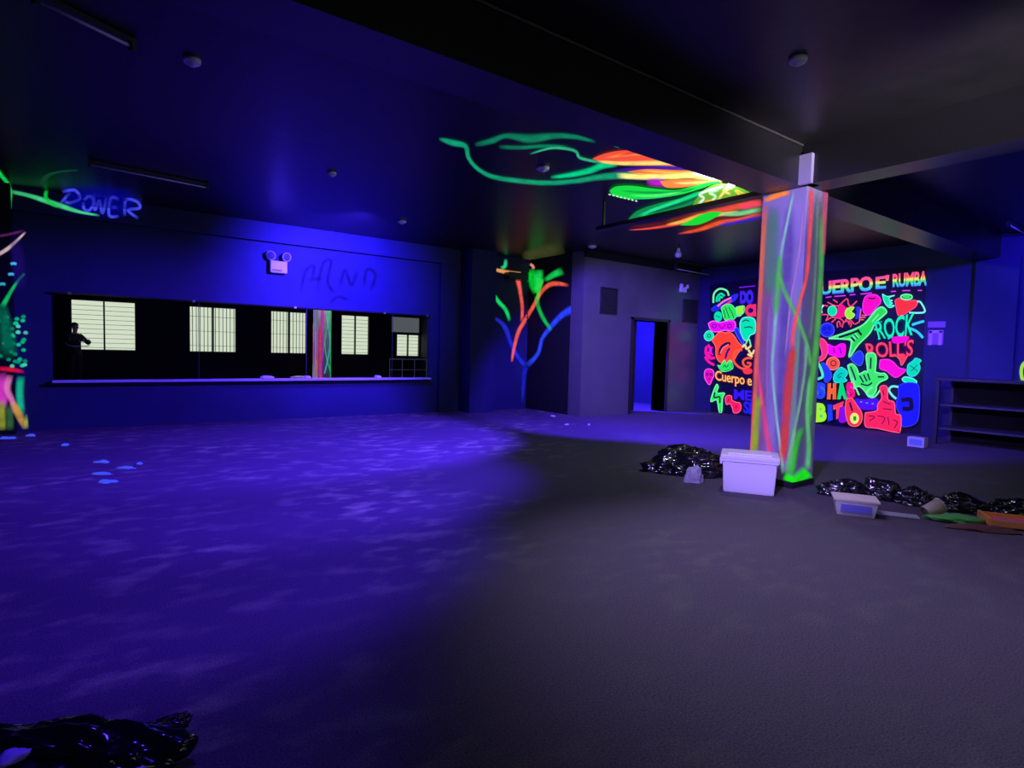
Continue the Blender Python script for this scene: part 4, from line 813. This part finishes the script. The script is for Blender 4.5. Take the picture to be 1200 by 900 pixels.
# black bag in the lower left corner
b = fl(78, 905); o = crumple('bin_bag', (b.x-.02, b.y+.0, 0), .36, .13, .13, -.62, 71, M_bag, 'large black bin bag at the bottom left corner of the photo')
b = fl(168, 872); crumple('bag_tail', (b.x, b.y, 0), .14, .05, .05, .25, 73, M_bag, parent=o)
for i, (x, y, r_, lb) in enumerate(((14, 884, .024, 'glowing violet rag lump at the bottom left corner of the photo'), (157, 880, .014, 'small violet lump on the twisted bag tail'), (177, 870, .016, 'violet lump highest up the twisted bag tail'), (164, 894, .012, 'lowest violet lump beside the twisted bag tail'))):
    q = fl(x, y, .17 if i == 0 else .09); crumple('violet_rag', q-Vector((0, 0, .02)), r_*1.5, r_, r_, 0, 90+i, mat('violet_rag_cloth', (.45, .3, .95), .6), lb, 'rag', 'violet rags on the corner bag', sub=3)

# ------------------------------------------------------------------ the photographer, seen in the mirror
pb = Vector((-0.30, -0.42, 0)); ax = r0; ay = fh
def W(x, y, z): return pb + ax*x + ay*y + Vector((0, 0, z))
per = thing('person', 'person in dark clothes holding up a phone, seen reflected at the left of the mirror', 'person', pb)
def skin(name, joints, edges, radii, m, parent, sub=2):
    me = bpy.data.meshes.new(name); me.from_pydata([((W(*j)-pb)*K)[:] for j in joints], edges, [])
    o = bpy.data.objects.new(name, me); C.objects.link(o)
    md = o.modifiers.new('s', 'SKIN'); md.use_smooth_shade = True
    for i, r_ in enumerate(radii):
        sv = me.skin_vertices[0].data[i]; sv.radius = (r_*K,)*2 if not isinstance(r_, tuple) else (r_[0]*K, r_[1]*K); sv.use_root = (i == 0)
    o.modifiers.new('u', 'SUBSURF').levels = sub; o.modifiers['u'].render_levels = sub
    dg = bpy.context.evaluated_depsgraph_get(); dg.update()
    m2 = bpy.data.meshes.new_from_object(o.evaluated_get(dg)); bpy.data.objects.remove(o)
    m2.materials.clear(); m2.materials.append(m)
    for p in m2.polygons: p.use_smooth = True
    o = bpy.data.objects.new(name, m2); C.objects.link(o); o.parent = parent; o['_loc'] = pb[:]
    return o
J = []; E = []; RR = []
def jt(p, r_, par=None):
    J.append(p); RR.append(r_)
    if par is not None: E.append((par, len(J)-1))
    return len(J)-1
pel = jt((0, 0, .98), .125); sp = jt((0, 0, 1.2), .115, pel); ch = jt((0, .0, 1.42), .14, sp); nb = jt((0, 0, 1.6), .065, ch); nk = jt((0, .015, 1.67), .06, nb)
jw = jt((0, .035, 1.745), .075, nk); hd = jt((0, .02, 1.83), .097, jw); tp = jt((0, .01, 1.9), .07, hd)
for s_ in (-1, 1):
    sh = jt((s_*.19, 0, 1.53), .062, ch); el = jt((s_*.31, .17, 1.3), .045, sh); fa = jt((s_*.22, .34, 1.35), .038, el); wr = jt((s_*.12, .45, 1.375), .026, fa); pm = jt((s_*.098, .478, 1.388), (.03, .02), wr)
    for k in range(4):
        z = 1.43-.024*k; a1 = jt((s_*.094, .508, z), .0095, pm); a2_ = jt((s_*.088, .528, z+.002), .009, a1); jt((s_*(.066-.004*(k % 2)), .5245, z+.003), .008, a2_)
    a1 = jt((s_*.085, .47, 1.37), .011, pm); jt((s_*.06, .484, 1.375), .009, a1)
    hp_ = jt((s_*.1, 0, .92), .1, pel); kn = jt((s_*.12, .02, .52), .062, hp_); an = jt((s_*.13, -.02, .1), .042, kn); jt((s_*.15, .12, .045), .038, an)
M_skin = mat('skin', (.55, .33, .26), .5)
body = skin('body', J, E, RR, M_skin, per)
M_jk = mat('black_jacket_cloth', (.015, .015, .018), .7)
Jk = [(0, 0, .82), (0, 0, 1.2), (0, 0, 1.42), (0, 0, 1.575)]; Ek = [(0, 1), (1, 2), (2, 3)]; Rk = [.19, .175, .19, .08]
for s_ in (-1, 1):
    n = len(Jk); Jk += [(s_*.2, 0, 1.53), (s_*.315, .17, 1.295), (s_*.215, .345, 1.355), (s_*.15, .42, 1.37)]; Rk += [.085, .065, .055, .042]; Ek += [(2, n), (n, n+1), (n+1, n+2), (n+2, n+3)]
jk = skin('jacket', Jk, Ek, Rk, M_jk, per)
mb = MB(); mb.tube([W(-.38, .12, 1.32), W(-.36, .2, 1.24), W(-.22, .26, 1.2), W(0, .22, 1.21), W(.2, .24, 1.21), W(.32, .22, 1.24)], .012); mb.build('pale_stripe', mat('pale_stripe', (.5, .5, .55), .5), jk)
Jt = [(0, 0, 1.12)]; Et = []; Rt = [.17]
for s_ in (-1, 1):
    n = len(Jt); Jt += [(s_*.1, 0, .88), (s_*.12, .02, .52), (s_*.13, -.02, .12)]; Rt += [.12, .085, .07]; Et += [(0, n), (n, n+1), (n+1, n+2)]
skin('trousers', Jt, Et, Rt, mat('black_trouser_cloth', (.02, .02, .03), .8), per)
for s_ in (-1, 1): skin('shoe', [(s_*.132, -.06, .05), (s_*.14, .04, .06), (s_*.155, .17, .035)], [(0, 1), (1, 2)], [.05, .055, .036], mat('dark_shoe', (.02,)*3, .4), per)
hm = MB()
for (r_, hgt) in (): pass
bm = bmesh.new(); bmesh.ops.create_uvsphere(bm, u_segments=24, v_segments=16, radius=1); hv = []
bmesh.ops.delete(bm, geom=[v for v in bm.verts if v.co.z < -0.1 and v.co.y > -0.2 or v.co.z < -.65 or (v.co.y > .55 and v.co.z < .45)], context='VERTS'); bm.verts.index_update()
hm.v = [W(v.co.x*.108, v.co.y*.118+.0, 1.85+v.co.z*.115) for v in bm.verts]; hm.cov = [1.0]*len(hm.v); hm.f = [tuple(v.index for v in f.verts) for f in bm.faces]; bm.free()
hm.build('hair', mat('dark_hair', (.012, .01, .01), .6), per, smooth=True)
for s_ in (-1, 1):
    MB().lathe(W(s_*.035, .108, 1.825), [(0, -.008), (.012, -.004), (.013, 0), (0, .006)], axis=ay, n=12).build('eye', mat('eye_white', (.8,)*3, .2), per, smooth=True)
    MB().lathe(W(s_*.096, .02, 1.81), [(0, -.01), (.02, -.006), (.028, .004), (.02, .008), (0, .002)], axis=ax*s_, n=12).build('ear', M_skin, per, smooth=True)
MB().lathe(W(0, .105, 1.795), [(.016, -.01), (.014, .008), (.006, .022), (0, .024)], axis=(ay+Vector((0, 0, -.3))), n=12).build('nose', M_skin, per, smooth=True)
MB().obox(W(0, .103, 1.755), ax*.024, ay*.006, (0, 0, .005)).build('mouth', mat('lips', (.45, .16, .15), .5), per)
ph = thing('phone', 'phone held up in the hands of the person reflected in the mirror', 'phone', W(0, .503, 1.36))
pr = rt; pu = up; pc = CP - fw*.014 - pu*.02
MB().obox(pc, pr*.083, pu*.04, fw*.0045).build('case', mat('dark_phone_case', (.02,)*3, .3), ph, bevel=.003)
MB().obox(pc-fw*.0048, pr*.078, pu*.036, fw*.0004).build('screen', glow((150, 140, 200), 2.5), ph)
MB().lathe(pc+fw*.005-pr*.06+pu*.02, [(.01, 0), (.01, .003), (.007, .003), (0, .001)], axis=fw).build('lens_ring', mat('dull_steel', (.3,)*3), ph)

for o in bpy.data.objects:
    if '_loc' in o: del o['_loc']
